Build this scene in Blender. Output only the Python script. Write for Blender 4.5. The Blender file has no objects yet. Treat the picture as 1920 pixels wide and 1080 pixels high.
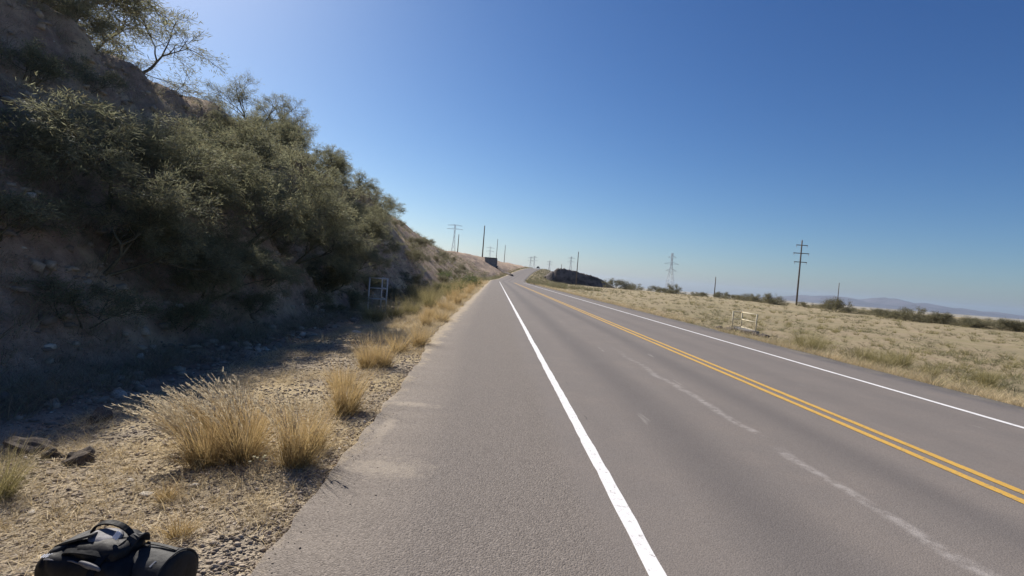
import bpy, bmesh, math, random
import numpy as np
from mathutils import Vector, Matrix

# ------------------------------------------------------------------ camera, sky, sun, exposure
scene = bpy.context.scene
COL = scene.collection
R = math.radians
CAM_H, YAW, PITCH, ROLL = 1.55, R(1.9), R(1.3), R(4.5)
cam_data = bpy.data.cameras.new("camera"); cam = bpy.data.objects.new("camera", cam_data); COL.objects.link(cam)
cam_data.sensor_width = 36; cam_data.lens = 18; cam_data.clip_start = 0.05; cam_data.clip_end = 60000
cam.matrix_world = Matrix.Translation((0, 0, CAM_H)) @ Matrix.Rotation(-YAW, 4, 'Z') @ Matrix.Rotation(math.pi / 2 - PITCH, 4, 'X') @ Matrix.Rotation(ROLL, 4, 'Z')
scene.camera = cam
SUN_EL, SUN_AZ = R(39), R(-39)            # azimuth measured from the road direction (+Y), negative to the left
world = bpy.data.worlds.new("World"); scene.world = world; world.use_nodes = True
wn = world.node_tree; wn.nodes.clear()
sky = wn.nodes.new("ShaderNodeTexSky"); sky.sky_type = 'NISHITA'; sky.sun_disc = False
sky.sun_elevation = SUN_EL; sky.sun_rotation = SUN_AZ
sky.altitude = 350; sky.air_density = 1.0; sky.dust_density = 0.8; sky.ozone_density = 2.0
bg = wn.nodes.new("ShaderNodeBackground"); bg.inputs[1].default_value = 0.072
wo = wn.nodes.new("ShaderNodeOutputWorld")
# the camera's colour response to the blue of the sky, the same in every direction: channel = k * (c * 0.1045) ** g
sp_ = wn.nodes.new("ShaderNodeSeparateColor"); cb_ = wn.nodes.new("ShaderNodeCombineColor"); wn.links.new(sky.outputs[0], sp_.inputs[0])
for k_, (g_, a_) in enumerate(((1.55, 0.85), (1.35, 0.864), (1.12, 0.945))):
    m1 = wn.nodes.new("ShaderNodeMath"); m1.operation = 'MULTIPLY'; m1.inputs[1].default_value = 0.1045; wn.links.new(sp_.outputs[k_], m1.inputs[0])
    m2 = wn.nodes.new("ShaderNodeMath"); m2.operation = 'POWER'; m2.inputs[1].default_value = g_; wn.links.new(m1.outputs[0], m2.inputs[0])
    m3 = wn.nodes.new("ShaderNodeMath"); m3.operation = 'MULTIPLY'; m3.inputs[1].default_value = a_ * 10.53; wn.links.new(m2.outputs[0], m3.inputs[0]); wn.links.new(m3.outputs[0], cb_.inputs[k_])
wn.links.new(cb_.outputs[0], bg.inputs[0]); wn.links.new(bg.outputs[0], wo.inputs[0])
sun_data = bpy.data.lights.new("sun", 'SUN'); sun = bpy.data.objects.new("sun", sun_data); COL.objects.link(sun)
sun_data.energy = 5.0; sun_data.angle = R(0.53); sun_data.color = (1.0, 0.94, 0.85)
sun_dir = Vector((math.cos(SUN_EL) * math.sin(SUN_AZ), math.cos(SUN_EL) * math.cos(SUN_AZ), math.sin(SUN_EL)))
sun.rotation_euler = sun_dir.to_track_quat('Z', 'Y').to_euler(); sun.location = (-40, 40, 60)
scene.view_settings.view_transform = 'Standard'; scene.view_settings.look = 'None'
scene.view_settings.gamma = 1; scene.view_settings.use_curve_mapping = False
scene.view_settings.exposure = 0.4
scene.cycles.use_denoising = True
scene.cycles.max_bounces = 6; scene.cycles.diffuse_bounces = 3; scene.cycles.transmission_bounces = 3
scene.cycles.volume_bounces = 0; scene.cycles.transparent_max_bounces = 4

# ------------------------------------------------------------------ terrain shape
def smooth(a, b, t):
    t = np.clip((np.asarray(t, float) - a) / (b - a), 0, 1)
    return t * t * (3 - 2 * t)
def vnoise(x, y, seed=0):
    x = np.asarray(x, float); y = np.asarray(y, float)
    xi = np.floor(x).astype(np.int64); yi = np.floor(y).astype(np.int64)
    fx = x - xi; fy = y - yi
    fx = fx * fx * (3 - 2 * fx); fy = fy * fy * (3 - 2 * fy)
    def h(a, b):
        n = (a * 374761393 + b * 668265263 + seed * 974711) & 0x7fffffff
        n = ((n ^ (n >> 13)) * 1274126177) & 0x7fffffff
        n = ((n ^ (n >> 16)) * 1103515245) & 0x7fffffff
        return ((n ^ (n >> 15)) & 0xffffff) / 0xffffff
    a = h(xi, yi); b = h(xi + 1, yi); c = h(xi, yi + 1); d = h(xi + 1, yi + 1)
    return (a + (b - a) * fx) * (1 - fy) + (c + (d - c) * fx) * fy - 0.5
def fbm(x, y, seed=0, n=4):
    s = 0; a = 1.0
    for k in range(n):
        s = s + a * vnoise(x * 2 ** k + 17.3 * k, y * 2 ** k - 9.1 * k, seed + k); a *= 0.5
    return s
def road_x(y):
    y = np.asarray(y, float)
    t = np.clip(y - 140, 0, 310)
    return 35 * (t / 310) ** 1.6 + np.clip(y - 450, 0, 150) * 0.18
def road_z(y):
    y = np.asarray(y, float)
    return 10.0 * smooth(175, 455, y) - 5 * smooth(460, 760, y) - 5 * smooth(760, 1800, y)
def edge_left(y):
    y = np.asarray(y, float)
    return -1.12 - 0.30 * smooth(5, 16, y) + 0.16 * vnoise(y * 0.9, y * 0 + 3.3, 5) + 0.09 * vnoise(y * 3.1, y * 0 + 8.3, 6) + 0.05 * vnoise(y * 9.0, y * 0 + 1.3, 7)
ROAD_R = 9.2
def ground(x, y):
    x = np.asarray(x, float); y = np.asarray(y, float)
    u = x - road_x(y); rz = road_z(y)
    # left: verge, ditch, cut slope / hillside
    near = np.interp(u, [-400, -60, -14, -11.6, -10.9, -6.0, -4.6, -3.4, -1.5, -1.0], [8, 9.5, 7.4, 7.25, 6.85, -0.28, -0.42, -0.22, -0.05, -0.05])
    far = np.interp(u, [-400, -80, -32, -24, -21, -5.6, -4.2, -3.3, -1.5, -1.0], [6, 12, 13.2, 12.4, 10.9, -0.2, -0.4, -0.25, -0.05, -0.05])
    s = smooth(46, 60, y + 0.35 * (u + 8))
    hs = 1 - 0.27 * smooth(85, 235, y) - 0.53 * smooth(240, 440, y) - 0.15 * smooth(440, 900, y)
    far = np.where(far > 0, far * hs, far)
    left = near * (1 - s) + far * s
    amp = smooth(-5.0, -7.0, u)
    dist = np.maximum(1.0, np.hypot(x, y) / 12)
    gul = np.abs(vnoise(y / 1.7 + 0.9 * vnoise(x / 2.0, y / 2.0, 81), x / 5.5, 83)) + 0.5 * np.abs(vnoise(y / 0.7, x / 2.6, 85))
    left = left + amp * (0.55 * fbm(x / 4.2, y / 4.2, 3, 4) + (0.42 * fbm(x / 0.9, y / 0.9, 11, 3) + 0.9 * (gul - 0.33)) / np.maximum(1, dist - 1))
    left = left + amp * 1.0 * smooth(55, 75, y) * fbm(x / 9, y / 11, 23, 3)
    # right: shoulder drop and flat desert
    right = np.interp(u, [9.0, 9.35, 10.6, 12.5, 16, 5000], [-0.05, -0.06, -0.30, -0.42, -0.45, -0.45])
    ra = smooth(10.5, 20, u)
    right = right + ra * (0.22 * fbm(x / 11, y / 11, 31, 4) + 0.6 * smooth(60, 220, np.hypot(x, y)) * fbm(x / 70, y / 70, 37, 3) + 0.10 * fbm(x / 1.3, y / 1.3, 41, 2) / dist)
    right = right - 45 * smooth(130, 2600, np.hypot(x, y)) * smooth(30, 140, x)
    mid = np.full_like(u, -0.05)
    z = np.where(u < -1.0, left, np.where(u > 9.0, right, mid))
    fall = np.where(u > 0, 1 - smooth(10, 27, u), 1 - smooth(60, 400, -u) * 0.6)
    z = z + rz * fall
    v = smooth(-1.05, -1.6, u) * (1 - amp)
    z = z + v * (0.07 * fbm(x / 0.8, y / 0.8, 51, 3) + 0.10 * fbm(x / 2.6, y / 2.6, 57, 2))
    return z

# ------------------------------------------------------------------ helpers
def link(o, parent=None):
    COL.objects.link(o)
    if parent is not None: o.parent = parent
    return o
def tag(o, label=None, cat=None, group=None, kind=None):
    if label: o["label"] = label
    if cat: o["category"] = cat
    if group: o["group"] = group
    if kind: o["kind"] = kind
    return o
def empty(name, loc, rz=0.0):
    o = bpy.data.objects.new(name, None); o.location = loc; o.rotation_euler = (0, 0, rz); o.empty_display_size = 0.2
    return link(o)
def mesh_np(name, V, F, mat=None, attr=None, smooth_=False):
    V = np.asarray(V, np.float32); F = np.asarray(F, np.int32); k = F.shape[1]
    me = bpy.data.meshes.new(name)
    me.vertices.add(len(V)); me.vertices.foreach_set("co", V.ravel())
    me.loops.add(F.size); me.loops.foreach_set("vertex_index", F.ravel())
    me.polygons.add(len(F)); me.polygons.foreach_set("loop_start", np.arange(0, F.size, k, dtype=np.int32))
    me.update(calc_edges=True)
    if attr is not None:
        a = me.attributes.new("tip", 'FLOAT', 'POINT'); a.data.foreach_set("value", np.asarray(attr, np.float32))
    if mat: me.materials.append(mat)
    if smooth_: me.polygons.foreach_set("use_smooth", np.ones(len(F), bool))
    me.validate()
    return me
def put(name, me, parent=None):
    return link(bpy.data.objects.new(name, me), parent)
class MB:
    """collects primitives, builds ONE mesh"""
    def __init__(s): s.v = []; s.f = []
    def add(s, V, F):
        n = len(s.v); s.v += [tuple(map(float, p)) for p in V]; s.f += [tuple(int(i) + n for i in f) for f in F]
    def box(s, c, d, rot=None, bevel=0.0):
        x, y, z = [q / 2 for q in d]
        V = [(sx * x, sy * y, sz * z) for sx in (-1, 1) for sy in (-1, 1) for sz in (-1, 1)]
        if rot is not None: V = [rot @ Vector(p) for p in V]
        V = [(p[0] + c[0], p[1] + c[1], p[2] + c[2]) for p in V]
        s.add(V, [(0, 1, 3, 2), (4, 6, 7, 5), (0, 4, 5, 1), (2, 3, 7, 6), (0, 2, 6, 4), (1, 5, 7, 3)])
    def tube(s, a, b, r0, r1=None, n=8, caps=True):
        r1 = r0 if r1 is None else r1
        a = Vector(a); b = Vector(b); d = (b - a).normalized()
        u = d.orthogonal().normalized(); w = d.cross(u)
        V = []
        for p, r in ((a, r0), (b, r1)):
            for k in range(n):
                t = 2 * math.pi * k / n; V.append(p + u * (math.cos(t) * r) + w * (math.sin(t) * r))
        F = [(k, (k + 1) % n, n + (k + 1) % n, n + k) for k in range(n)]
        if caps: F += [tuple(range(n - 1, -1, -1)), tuple(range(n, 2 * n))]
        s.add(V, F)
    def path(s, pts, r, n=8):
        pts = [Vector(p) for p in pts]; V = []; F = []
        for i, p in enumerate(pts):
            d = (pts[min(i + 1, len(pts) - 1)] - pts[max(i - 1, 0)]).normalized()
            u = d.cross(Vector((0.13, 0.21, 1))).normalized(); w = d.cross(u)
            rr = r[i] if isinstance(r, (list, tuple)) else r
            for k in range(n):
                t = 2 * math.pi * k / n; V.append(p + u * (math.cos(t) * rr) + w * (math.sin(t) * rr))
        for i in range(len(pts) - 1):
            for k in range(n): F.append((i * n + k, i * n + (k + 1) % n, (i + 1) * n + (k + 1) % n, (i + 1) * n + k))
        F += [tuple(range(n - 1, -1, -1)), tuple(range((len(pts) - 1) * n, len(pts) * n))]
        s.add(V, F)
    def ribbon(s, pts, width, thick, side):
        """flat strap: side = width direction"""
        pts = [Vector(p) for p in pts]; V = []; F = []
        for i, p in enumerate(pts):
            d = (pts[min(i + 1, len(pts) - 1)] - pts[max(i - 1, 0)]).normalized()
            w = Vector(side(i) if callable(side) else side); w = (w - d * w.dot(d)).normalized(); nrm = d.cross(w)
            for a, b in ((-1, -1), (1, -1), (1, 1), (-1, 1)): V.append(p + w * (a * width / 2) + nrm * (b * thick / 2))
        for i in range(len(pts) - 1):
            for k in range(4): F.append((i * 4 + k, i * 4 + (k + 1) % 4, (i + 1) * 4 + (k + 1) % 4, (i + 1) * 4 + k))
        F += [(3, 2, 1, 0), tuple((len(pts) - 1) * 4 + k for k in range(4))]
        s.add(V, F)
    def build(s, name, mat, parent=None, smooth_=False, bevel=0.0):
        me = bpy.data.meshes.new(name); me.from_pydata(s.v, [], s.f); me.update()
        if mat: me.materials.append(mat)
        if smooth_: me.polygons.foreach_set("use_smooth", np.ones(len(me.polygons), bool))
        if bevel:
            bm = bmesh.new(); bm.from_mesh(me)
            bmesh.ops.bevel(bm, geom=bm.edges[:], offset=bevel, segments=2, affect='EDGES', clamp_overlap=True)
            bm.to_mesh(me); bm.free()
        return put(name, me, parent)
def gz(x, y): return float(ground(np.array([x]), np.array([y]))[0])

# ------------------------------------------------------------------ materials
class NT:
    def __init__(s, name):
        s.m = bpy.data.materials.new(name); s.m.use_nodes = True; s.t = s.m.node_tree
        s.b = s.t.nodes["Principled BSDF"]; s.out = s.t.nodes["Material Output"]
    def n(s, typ, **kw):
        x = s.t.nodes.new(typ)
        for k, v in kw.items():
            if k.startswith("i_"):
                key = k[2:]; key = int(key) if key.isdigit() else key.replace("_", " ")
                s.set(x.inputs[key], v)
            else: setattr(x, k, v)
        return x
    def set(s, inp, v):
        if isinstance(v, bpy.types.NodeSocket): s.t.links.new(v, inp)
        else: inp.default_value = v
    def math(s, op, a, b=0.0, c=None, clamp=False):
        x = s.n("ShaderNodeMath", operation=op, use_clamp=clamp); s.set(x.inputs[0], a); s.set(x.inputs[1], b)
        if c is not None: s.set(x.inputs[2], c)
        return x.outputs[0]
    def ramp(s, v, a, b):          # smoothstep a..b -> 0..1
        x = s.n("ShaderNodeMapRange", interpolation_type='SMOOTHSTEP'); s.set(x.inputs[0], v); s.set(x.inputs[1], a); s.set(x.inputs[2], b)
        return x.outputs[0]
    def mix(s, f, a, b, blend='MIX'):
        x = s.n("ShaderNodeMix", data_type='RGBA', blend_type=blend); s.set(x.inputs[0], f)
        for i, v in ((6, a), (7, b)):
            s.set(x.inputs[i], v if isinstance(v, bpy.types.NodeSocket) else (*v, 1))
        return x.outputs[2]
    def noise(s, vec, scale, detail=4, rough=0.55, out=0):
        x = s.n("ShaderNodeTexNoise"); s.set(x.inputs["Vector"], vec); x.inputs["Scale"].default_value = scale
        x.inputs["Detail"].default_value = detail; x.inputs["Roughness"].default_value = rough
        return x.outputs[out]
    def vor(s, vec, scale, feature='F1'):
        x = s.n("ShaderNodeTexVoronoi", feature=feature); s.set(x.inputs["Vector"], vec); x.inputs["Scale"].default_value = scale
        return x
    def bump(s, h, strength, dist, prev=None):
        x = s.n("ShaderNodeBump"); s.set(x.inputs["Height"], h); x.inputs["Strength"].default_value = strength; x.inputs["Distance"].default_value = dist
        if prev is not None: s.set(x.inputs["Normal"], prev)
        return x.outputs[0]
    def pos(s):
        g = s.n("ShaderNodeNewGeometry"); return g.outputs["Position"]
def plain(name, col, rough=0.7, var=0.25, scale=8.0, bump=0.0, metal=0.0, spec=0.3):
    q = NT(name); tc = q.n("ShaderNodeTexCoord").outputs["Object"]
    n1 = q.noise(tc, scale, 5, 0.6)
    f = q.ramp(n1, 0.3, 0.7)
    c = q.mix(f, tuple(x * (1 - var) for x in col), tuple(min(1, x * (1 + var)) for x in col))
    q.set(q.b.inputs["Base Color"], c); q.b.inputs["Roughness"].default_value = rough; q.b.inputs["Metallic"].default_value = metal
    q.b.inputs["Specular IOR Level"].default_value = spec
    if bump: q.set(q.b.inputs["Normal"], q.bump(q.noise(tc, scale * 6, 4, 0.6), 0.6, bump))
    return q.m
def plant(name, base, tip, trans=0.35, var=0.45, hue=None):
    """blades / leaves: colour runs from base to tip along the blade, random per leaf"""
    q = NT(name)
    a = q.n("ShaderNodeAttribute", attribute_name="tip").outputs["Fac"]
    c = q.mix(a, base, tip)
    g = q.n("ShaderNodeNewGeometry").outputs["Random Per Island"]
    if hue: c = q.mix(q.ramp(g, 0.72, 0.78), c, hue)
    v = q.math('MULTIPLY_ADD', g, 2 * var, 1 - var)
    x = q.n("ShaderNodeVectorMath", operation='SCALE'); q.set(x.inputs[0], c); q.set(x.inputs["Scale"], v); c = x.outputs[0]
    q.set(q.b.inputs["Base Color"], c); q.b.inputs["Roughness"].default_value = 0.65; q.b.inputs["Specular IOR Level"].default_value = 0.25
    tr = q.n("ShaderNodeBsdfTranslucent"); q.set(tr.inputs[0], c)
    ms = q.n("ShaderNodeMixShader"); ms.inputs[0].default_value = trans
    q.t.links.new(q.b.outputs[0], ms.inputs[1]); q.t.links.new(tr.outputs[0], ms.inputs[2]); q.t.links.new(ms.outputs[0], q.out.inputs[0])
    return q.m

def mat_ground():
    q = NT("desert_ground"); p = q.pos()
    sep = q.n("ShaderNodeSeparateXYZ"); q.set(sep.inputs[0], p); X, Y, Z = sep.outputs
    tt = q.math('MULTIPLY', q.math('SUBTRACT', q.math('MINIMUM', q.math('MAXIMUM', Y, 140.0), 450.0), 140.0), 1 / 310)
    X = q.math('SUBTRACT', X, q.math('MULTIPLY', q.math('POWER', tt, 1.6), 35.0))     # distance from the bending road
    big = q.noise(p, 0.55, 5, 0.6); mid = q.noise(p, 3.0, 5, 0.65); fine = q.noise(p, 28, 4, 0.7)
    far = q.noise(p, 0.06, 6, 0.65)
    v1 = q.vor(p, 24); v2 = q.vor(p, 60)
    # gravelly verge
    peb = q.mix(v1.outputs["Color"], (0.253, 0.207, 0.155), (0.460, 0.385, 0.287))
    peb2 = q.mix(v2.outputs["Color"], (0.230, 0.190, 0.144), (0.494, 0.414, 0.310))
    verge = q.mix(q.ramp(mid, 0.40, 0.62), peb, peb2)
    verge = q.mix(q.ramp(big, 0.42, 0.60), verge, q.mix(fine, (0.460, 0.362, 0.218), (0.598, 0.483, 0.299)))     # straw-strewn sand
    verge = q.mix(q.ramp(fine, 0.62, 0.80), verge, (0.161, 0.132, 0.103))
    # earth of the cut slope and hill
    earth = q.mix(q.ramp(mid, 0.3, 0.7), (0.301, 0.214, 0.158), (0.500, 0.361, 0.265))
    earth = q.mix(q.ramp(big, 0.45, 0.68), earth, (0.599, 0.461, 0.300))
    earth = q.mix(q.math('MULTIPLY', q.ramp(v1.outputs["Distance"], 0.20, 0.05), 0.6), earth, (0.719, 0.560, 0.448))
    hillv = q.noise(p, 0.30, 6, 0.7)
    earth = q.mix(q.math('MULTIPLY', q.ramp(hillv, 0.50, 0.64), 0.8), earth, (0.259, 0.181, 0.142))
    # open desert on the right
    des = q.mix(q.ramp(mid, 0.3, 0.7), (0.338, 0.262, 0.171), (0.451, 0.362, 0.240))
    des = q.mix(q.ramp(big, 0.40, 0.66), des, (0.338, 0.286, 0.162))
    des = q.mix(q.math('MULTIPLY', q.ramp(far, 0.42, 0.62), 0.6), des, (0.277, 0.239, 0.140))
    des = q.mix(q.math('MULTIPLY', q.ramp(fine, 0.58, 0.75), 0.6), des, (0.175, 0.139, 0.087))
    c = q.mix(q.ramp(q.math('ADD', X, q.math('MULTIPLY', mid, 1.2)), -3.2, -4.3), verge, earth)
    c = q.mix(q.ramp(X, 5.0, 6.0), c, des)
    q.set(q.b.inputs["Base Color"], c); q.b.inputs["Roughness"].default_value = 0.95; q.b.inputs["Specular IOR Level"].default_value = 0.1
    h = q.math('ADD', q.math('MULTIPLY', q.ramp(v1.outputs["Distance"], 0.0, 0.55), -0.6), q.math('ADD', q.math('MULTIPLY', fine, 0.7), mid))
    b1 = q.bump(h, 0.9, 0.045)
    b2 = q.bump(q.math('MULTIPLY', v2.outputs["Distance"], -1.0), 0.8, 0.014, b1)
    q.set(q.b.inputs["Normal"], b2)
    return q.m

def mat_road():
    q = NT("chip_seal_asphalt")
    uv = q.n("ShaderNodeUVMap", uv_map="road_uv").outputs[0]
    sep = q.n("ShaderNodeSeparateXYZ"); q.set(sep.inputs[0], uv); U, Vv, _ = sep.outputs
    mp = q.n("ShaderNodeMapping"); q.set(mp.inputs[0], uv); mp.inputs["Scale"].default_value = (1, 0.12, 1); st = mp.outputs[0]
    grit = q.vor(uv, 95); grit2 = q.vor(uv, 42); fine = q.noise(uv, 60, 4, 0.75); mott = q.noise(uv, 1.3, 5, 0.6); streak = q.noise(st, 2.2, 5, 0.6)
    base = q.mix(streak, (0.164, 0.144, 0.130), (0.204, 0.180, 0.163))
    base = q.mix(q.math('MULTIPLY', q.ramp(mott, 0.4, 0.7), 0.45), base, (0.220, 0.188, 0.164))
    sh = q.ramp(q.math('ADD', U, q.math('MULTIPLY', streak, 0.5)), 1.15, 0.75)       # the rougher shoulder
    base = q.mix(q.math('MULTIPLY', sh, 0.75), base, (0.200, 0.175, 0.154))
    # polished wheel paths
    wob = q.math('MULTIPLY_ADD', q.noise(st, 0.8, 2, 0.5), 0.5, -0.25)
    uw = q.math('ADD', U, wob)
    tr = None
    for c0, w, k in ((2.05, 0.60, 0.85), (3.78, 0.50, 0.80), (5.6, 0.5, 0.25), (6.85, 0.45, 0.25), (0.18, 0.16, -0.35)):
        f = q.math('MULTIPLY', q.ramp(q.math('ABSOLUTE', q.math('SUBTRACT', uw, c0)), w, 0.0), k)
        tr = f if tr is None else q.math('ADD', tr, f)
    base = q.mix(q.math('MULTIPLY', tr, q.math('MULTIPLY_ADD', mott, 0.9, 0.35), clamp=True), base, (0.125, 0.112, 0.106))
    # aggregate
    g1 = q.mix(grit.outputs["Color"], (0.45, 0.42, 0.40), (1.5, 1.48, 1.45))
    roughness_mask = q.math('MULTIPLY_ADD', sh, 0.36, 0.28)
    base = q.mix(roughness_mask, base, q.mix(1.0, base, g1, 'MULTIPLY'))
    base = q.mix(q.math('MULTIPLY', q.ramp(fine, 0.56, 0.72), 0.40), base, (0.085, 0.073, 0.065))
    base = q.mix(q.math('MULTIPLY', q.ramp(grit2.outputs["Distance"], 0.16, 0.05), q.math('MULTIPLY', sh, 0.5)), base, (0.42, 0.37, 0.31))
    # dusty tyre-chalk smear in the near lane
    cw = q.math('MULTIPLY_ADD', q.noise(uv, 0.55, 3, 0.6), 0.5, 2.77)
    cd = q.math('ABSOLUTE', q.math('SUBTRACT', U, cw))
    ch = q.math('MULTIPLY', q.ramp(cd, 0.10, 0.015), q.ramp(q.noise(uv, 7, 6, 0.75), 0.36, 0.62))
    ch = q.math('MULTIPLY', ch, q.ramp(Vv, 14, 7.0)); ch = q.math('MULTIPLY', ch, q.ramp(q.math('ABSOLUTE', q.math('SUBTRACT', Vv, 5.35)), 0.12, 0.40))
    base = q.mix(q.math('MULTIPLY', ch, 0.38), base, (0.50, 0.46, 0.43))
    sp = q.ramp(q.noise(st, 4.5, 3, 0.5), 0.70, 0.76); sp = q.math('MULTIPLY', sp, q.ramp(U, 1.2, 1.6))
    base = q.mix(q.math('MULTIPLY', sp, 0.35), base, (0.36, 0.33, 0.30))
    # blown sand on the shoulder edge
    edge = q.ramp(q.math('ADD', U, q.math('MULTIPLY', q.noise(uv, 3.1, 6, 0.75), -1.0)), -1.52, -1.80)
    base = q.mix(q.math('MULTIPLY', edge, 0.75), base, q.mix(fine, (0.33, 0.275, 0.20), (0.42, 0.345, 0.25)))
    edge2 = q.ramp(q.math('ADD', U, q.math('MULTIPLY', q.noise(uv, 1.7, 6, 0.7), 1.0)), 9.2, 9.7)
    base = q.mix(q.math('MULTIPLY', edge2, 0.85), base, (0.37, 0.31, 0.225))
    for (cu, cv, ru, rv) in ((-0.72, 3.95, 0.42, 0.26), (-0.85, 5.85, 0.42, 0.14), (-0.95, 4.9, 0.10, 0.6)):
        du = q.math('DIVIDE', q.math('SUBTRACT', U, cu), ru); dv = q.math('DIVIDE', q.math('SUBTRACT', Vv, cv), rv)
        r2 = q.math('ADD', q.math('MULTIPLY', du, du), q.math('MULTIPLY', dv, dv))
        r2 = q.math('ADD', r2, q.math('MULTIPLY_ADD', q.noise(uv, 7, 6, 0.8), 4.0, -2.0))
        base = q.mix(q.math('MULTIPLY', q.ramp(r2, 1.0, -0.3), 0.38), base, (0.42, 0.36, 0.285))
    # dark tar marks beside the edge line
    td = q.math('MULTIPLY', q.ramp(q.math('ABSOLUTE', q.math('SUBTRACT', U, 1.17)), 0.05, 0.015), q.ramp(q.noise(st, 9, 4, 0.7), 0.60, 0.66))
    base = q.mix(q.math('MULTIPLY', td, 0.7), base, (0.09, 0.083, 0.078))
    q.set(q.b.inputs["Base Color"], base); q.b.inputs["Roughness"].default_value = 0.88; q.b.inputs["Specular IOR Level"].default_value = 0.25
    hh = q.math('ADD', q.math('MULTIPLY', grit.outputs["Distance"], -0.8), q.math('MULTIPLY', fine, 0.6))
    x = q.n("ShaderNodeBump"); q.set(x.inputs["Height"], hh); q.set(x.inputs["Strength"], q.math('MULTIPLY_ADD', sh, 0.5, 0.35)); x.inputs["Distance"].default_value = 0.008
    q.set(q.b.inputs["Normal"], x.outputs[0])
    return q.m

def mat_paint(name, col, worn, wear=0.60):
    q = NT(name); p = q.pos()
    f = q.ramp(q.noise(p, 22, 6, 0.8), wear - 0.06, wear + 0.06)
    f2 = q.ramp(q.noise(p, 3.0, 4, 0.7), 0.35, 0.75)
    c = q.mix(q.math('MULTIPLY', f2, 0.30), col, tuple(x * 0.72 for x in col))
    c = q.mix(q.math('MULTIPLY', f, 0.8), c, worn)
    q.set(q.b.inputs["Base Color"], c); q.b.inputs["Roughness"].default_value = 0.7
    q.set(q.b.inputs["Normal"], q.bump(q.noise(p, 70, 3, 0.7), 0.5, 0.004))
    return q.m

M_ground = mat_ground(); M_road = mat_road()
M_white = mat_paint("white_road_paint", (0.80, 0.78, 0.76), (0.22, 0.195, 0.18))
M_yellow = mat_paint("yellow_road_paint", (0.62, 0.36, 0.055), (0.24, 0.19, 0.13), 0.57)
M_rock = plain("grey_brown_rock", (0.22, 0.185, 0.155), 0.9, 0.35, 5, 0.02)
M_rockdark = plain("dark_basalt_rock", (0.115, 0.095, 0.085), 0.95, 0.5, 0.35, 0.5)
M_rubble = plain("dark_rubble", (0.10, 0.082, 0.068), 0.95, 0.4, 4, 0.02)
M_pale = plain("pale_stone", (0.62, 0.55, 0.44), 0.85, 0.15, 14, 0.006)
M_clod = plain("dark_soil_clod", (0.13, 0.105, 0.085), 0.95, 0.4, 9, 0.02)
M_wood = plain("weathered_pole_wood", (0.13, 0.105, 0.088), 0.85, 0.25, 2, 0.01)
M_steel = plain("galvanised_steel", (0.46, 0.48, 0.52), 0.55, 0.15, 3, 0, 0.4)
M_railpaint = plain("cream_rail_paint", (0.58, 0.51, 0.36), 0.6, 0.15, 12)
M_railwhite = plain("white_rail_paint", (0.55, 0.53, 0.52), 0.6, 0.12, 12)
M_concrete = plain("stained_concrete", (0.20, 0.19, 0.185), 0.9, 0.3, 1.2, 0.02)
M_slopeplant = plant("dim_slope_brush", (0.27, 0.225, 0.155), (0.42, 0.36, 0.26), 0.4, 0.35, (0.25, 0.245, 0.15))
M_bark = plain("green_grey_bark", (0.13, 0.115, 0.075), 0.85, 0.35, 6, 0.01)
M_twig = plain("dead_twig", (0.26, 0.215, 0.16), 0.9, 0.35, 9)
M_grass = plant("dry_bunch_grass", (0.29, 0.215, 0.09), (0.72, 0.52, 0.27), 0.45, 0.3, (0.42, 0.31, 0.135))
M_grass_olive = plant("olive_dry_grass", (0.20, 0.18, 0.075), (0.44, 0.37, 0.18), 0.4, 0.4)
M_plume = plant("pale_seed_plume", (0.45, 0.36, 0.2), (0.72, 0.62, 0.44), 0.45, 0.25)
M_straw = plant("straw_litter", (0.48, 0.385, 0.225), (0.66, 0.53, 0.33), 0.35, 0.35)
M_scrub = plant("desert_scrub", (0.17, 0.15, 0.08), (0.32, 0.285, 0.165), 0.3, 0.5, (0.17, 0.175, 0.09))
M_leaf = plant("palo_verde_leaf", (0.21, 0.215, 0.125), (0.32, 0.32, 0.20), 0.55, 0.35, (0.20, 0.18, 0.10))
M_leaf2 = plant("creosote_leaf", (0.175, 0.170, 0.100), (0.26, 0.245, 0.150), 0.5, 0.4, (0.15, 0.125, 0.07))
M_leafgreen = plant("fresh_green_leaf", (0.085, 0.115, 0.035), (0.15, 0.19, 0.06), 0.35, 0.35)

# ------------------------------------------------------------------ ground sheet, road, markings, far hills
def graded(start, stop, d0, k):
    out = [start]; s = 1 if stop > start else -1; d = d0
    while (stop - out[-1]) * s > 0:
        out.append(out[-1] + s * d); d = max(d0, k * abs(out[-1] - start) + d0)
    return out[1:]
ys = sorted(set(np.round(graded(2.0, -16000, 0.5, 0.12)[::-1] + list(np.arange(2.0, 11.0, 0.10)) + graded(11.0, 16000, 0.13, 0.022), 4)))
xs = sorted(set(np.round(graded(-11.8, -16000, 0.2, 0.05)[::-1] + list(np.arange(-11.8, -5.0, 0.14)) + list(np.arange(-5.0, -0.8, 0.085)) +
                         list(np.arange(-0.8, 9.0, 0.7)) + list(np.arange(9.0, 14.0, 0.2)) + graded(14.0, 16000, 0.25, 0.028), 4)))
XX, YY = np.meshgrid(np.array(xs), np.array(ys)); ZZ = ground(XX, YY)
nx, ny = len(xs), len(ys)
ii = (np.arange(ny - 1)[:, None] * nx + np.arange(nx - 1)[None, :]).ravel()
me = mesh_np("ground", np.stack([XX.ravel(), YY.ravel(), ZZ.ravel()], 1), np.stack([ii, ii + 1, ii + nx + 1, ii + nx], 1), M_ground, smooth_=True)
tag(put("ground", me), kind="structure")

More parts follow.
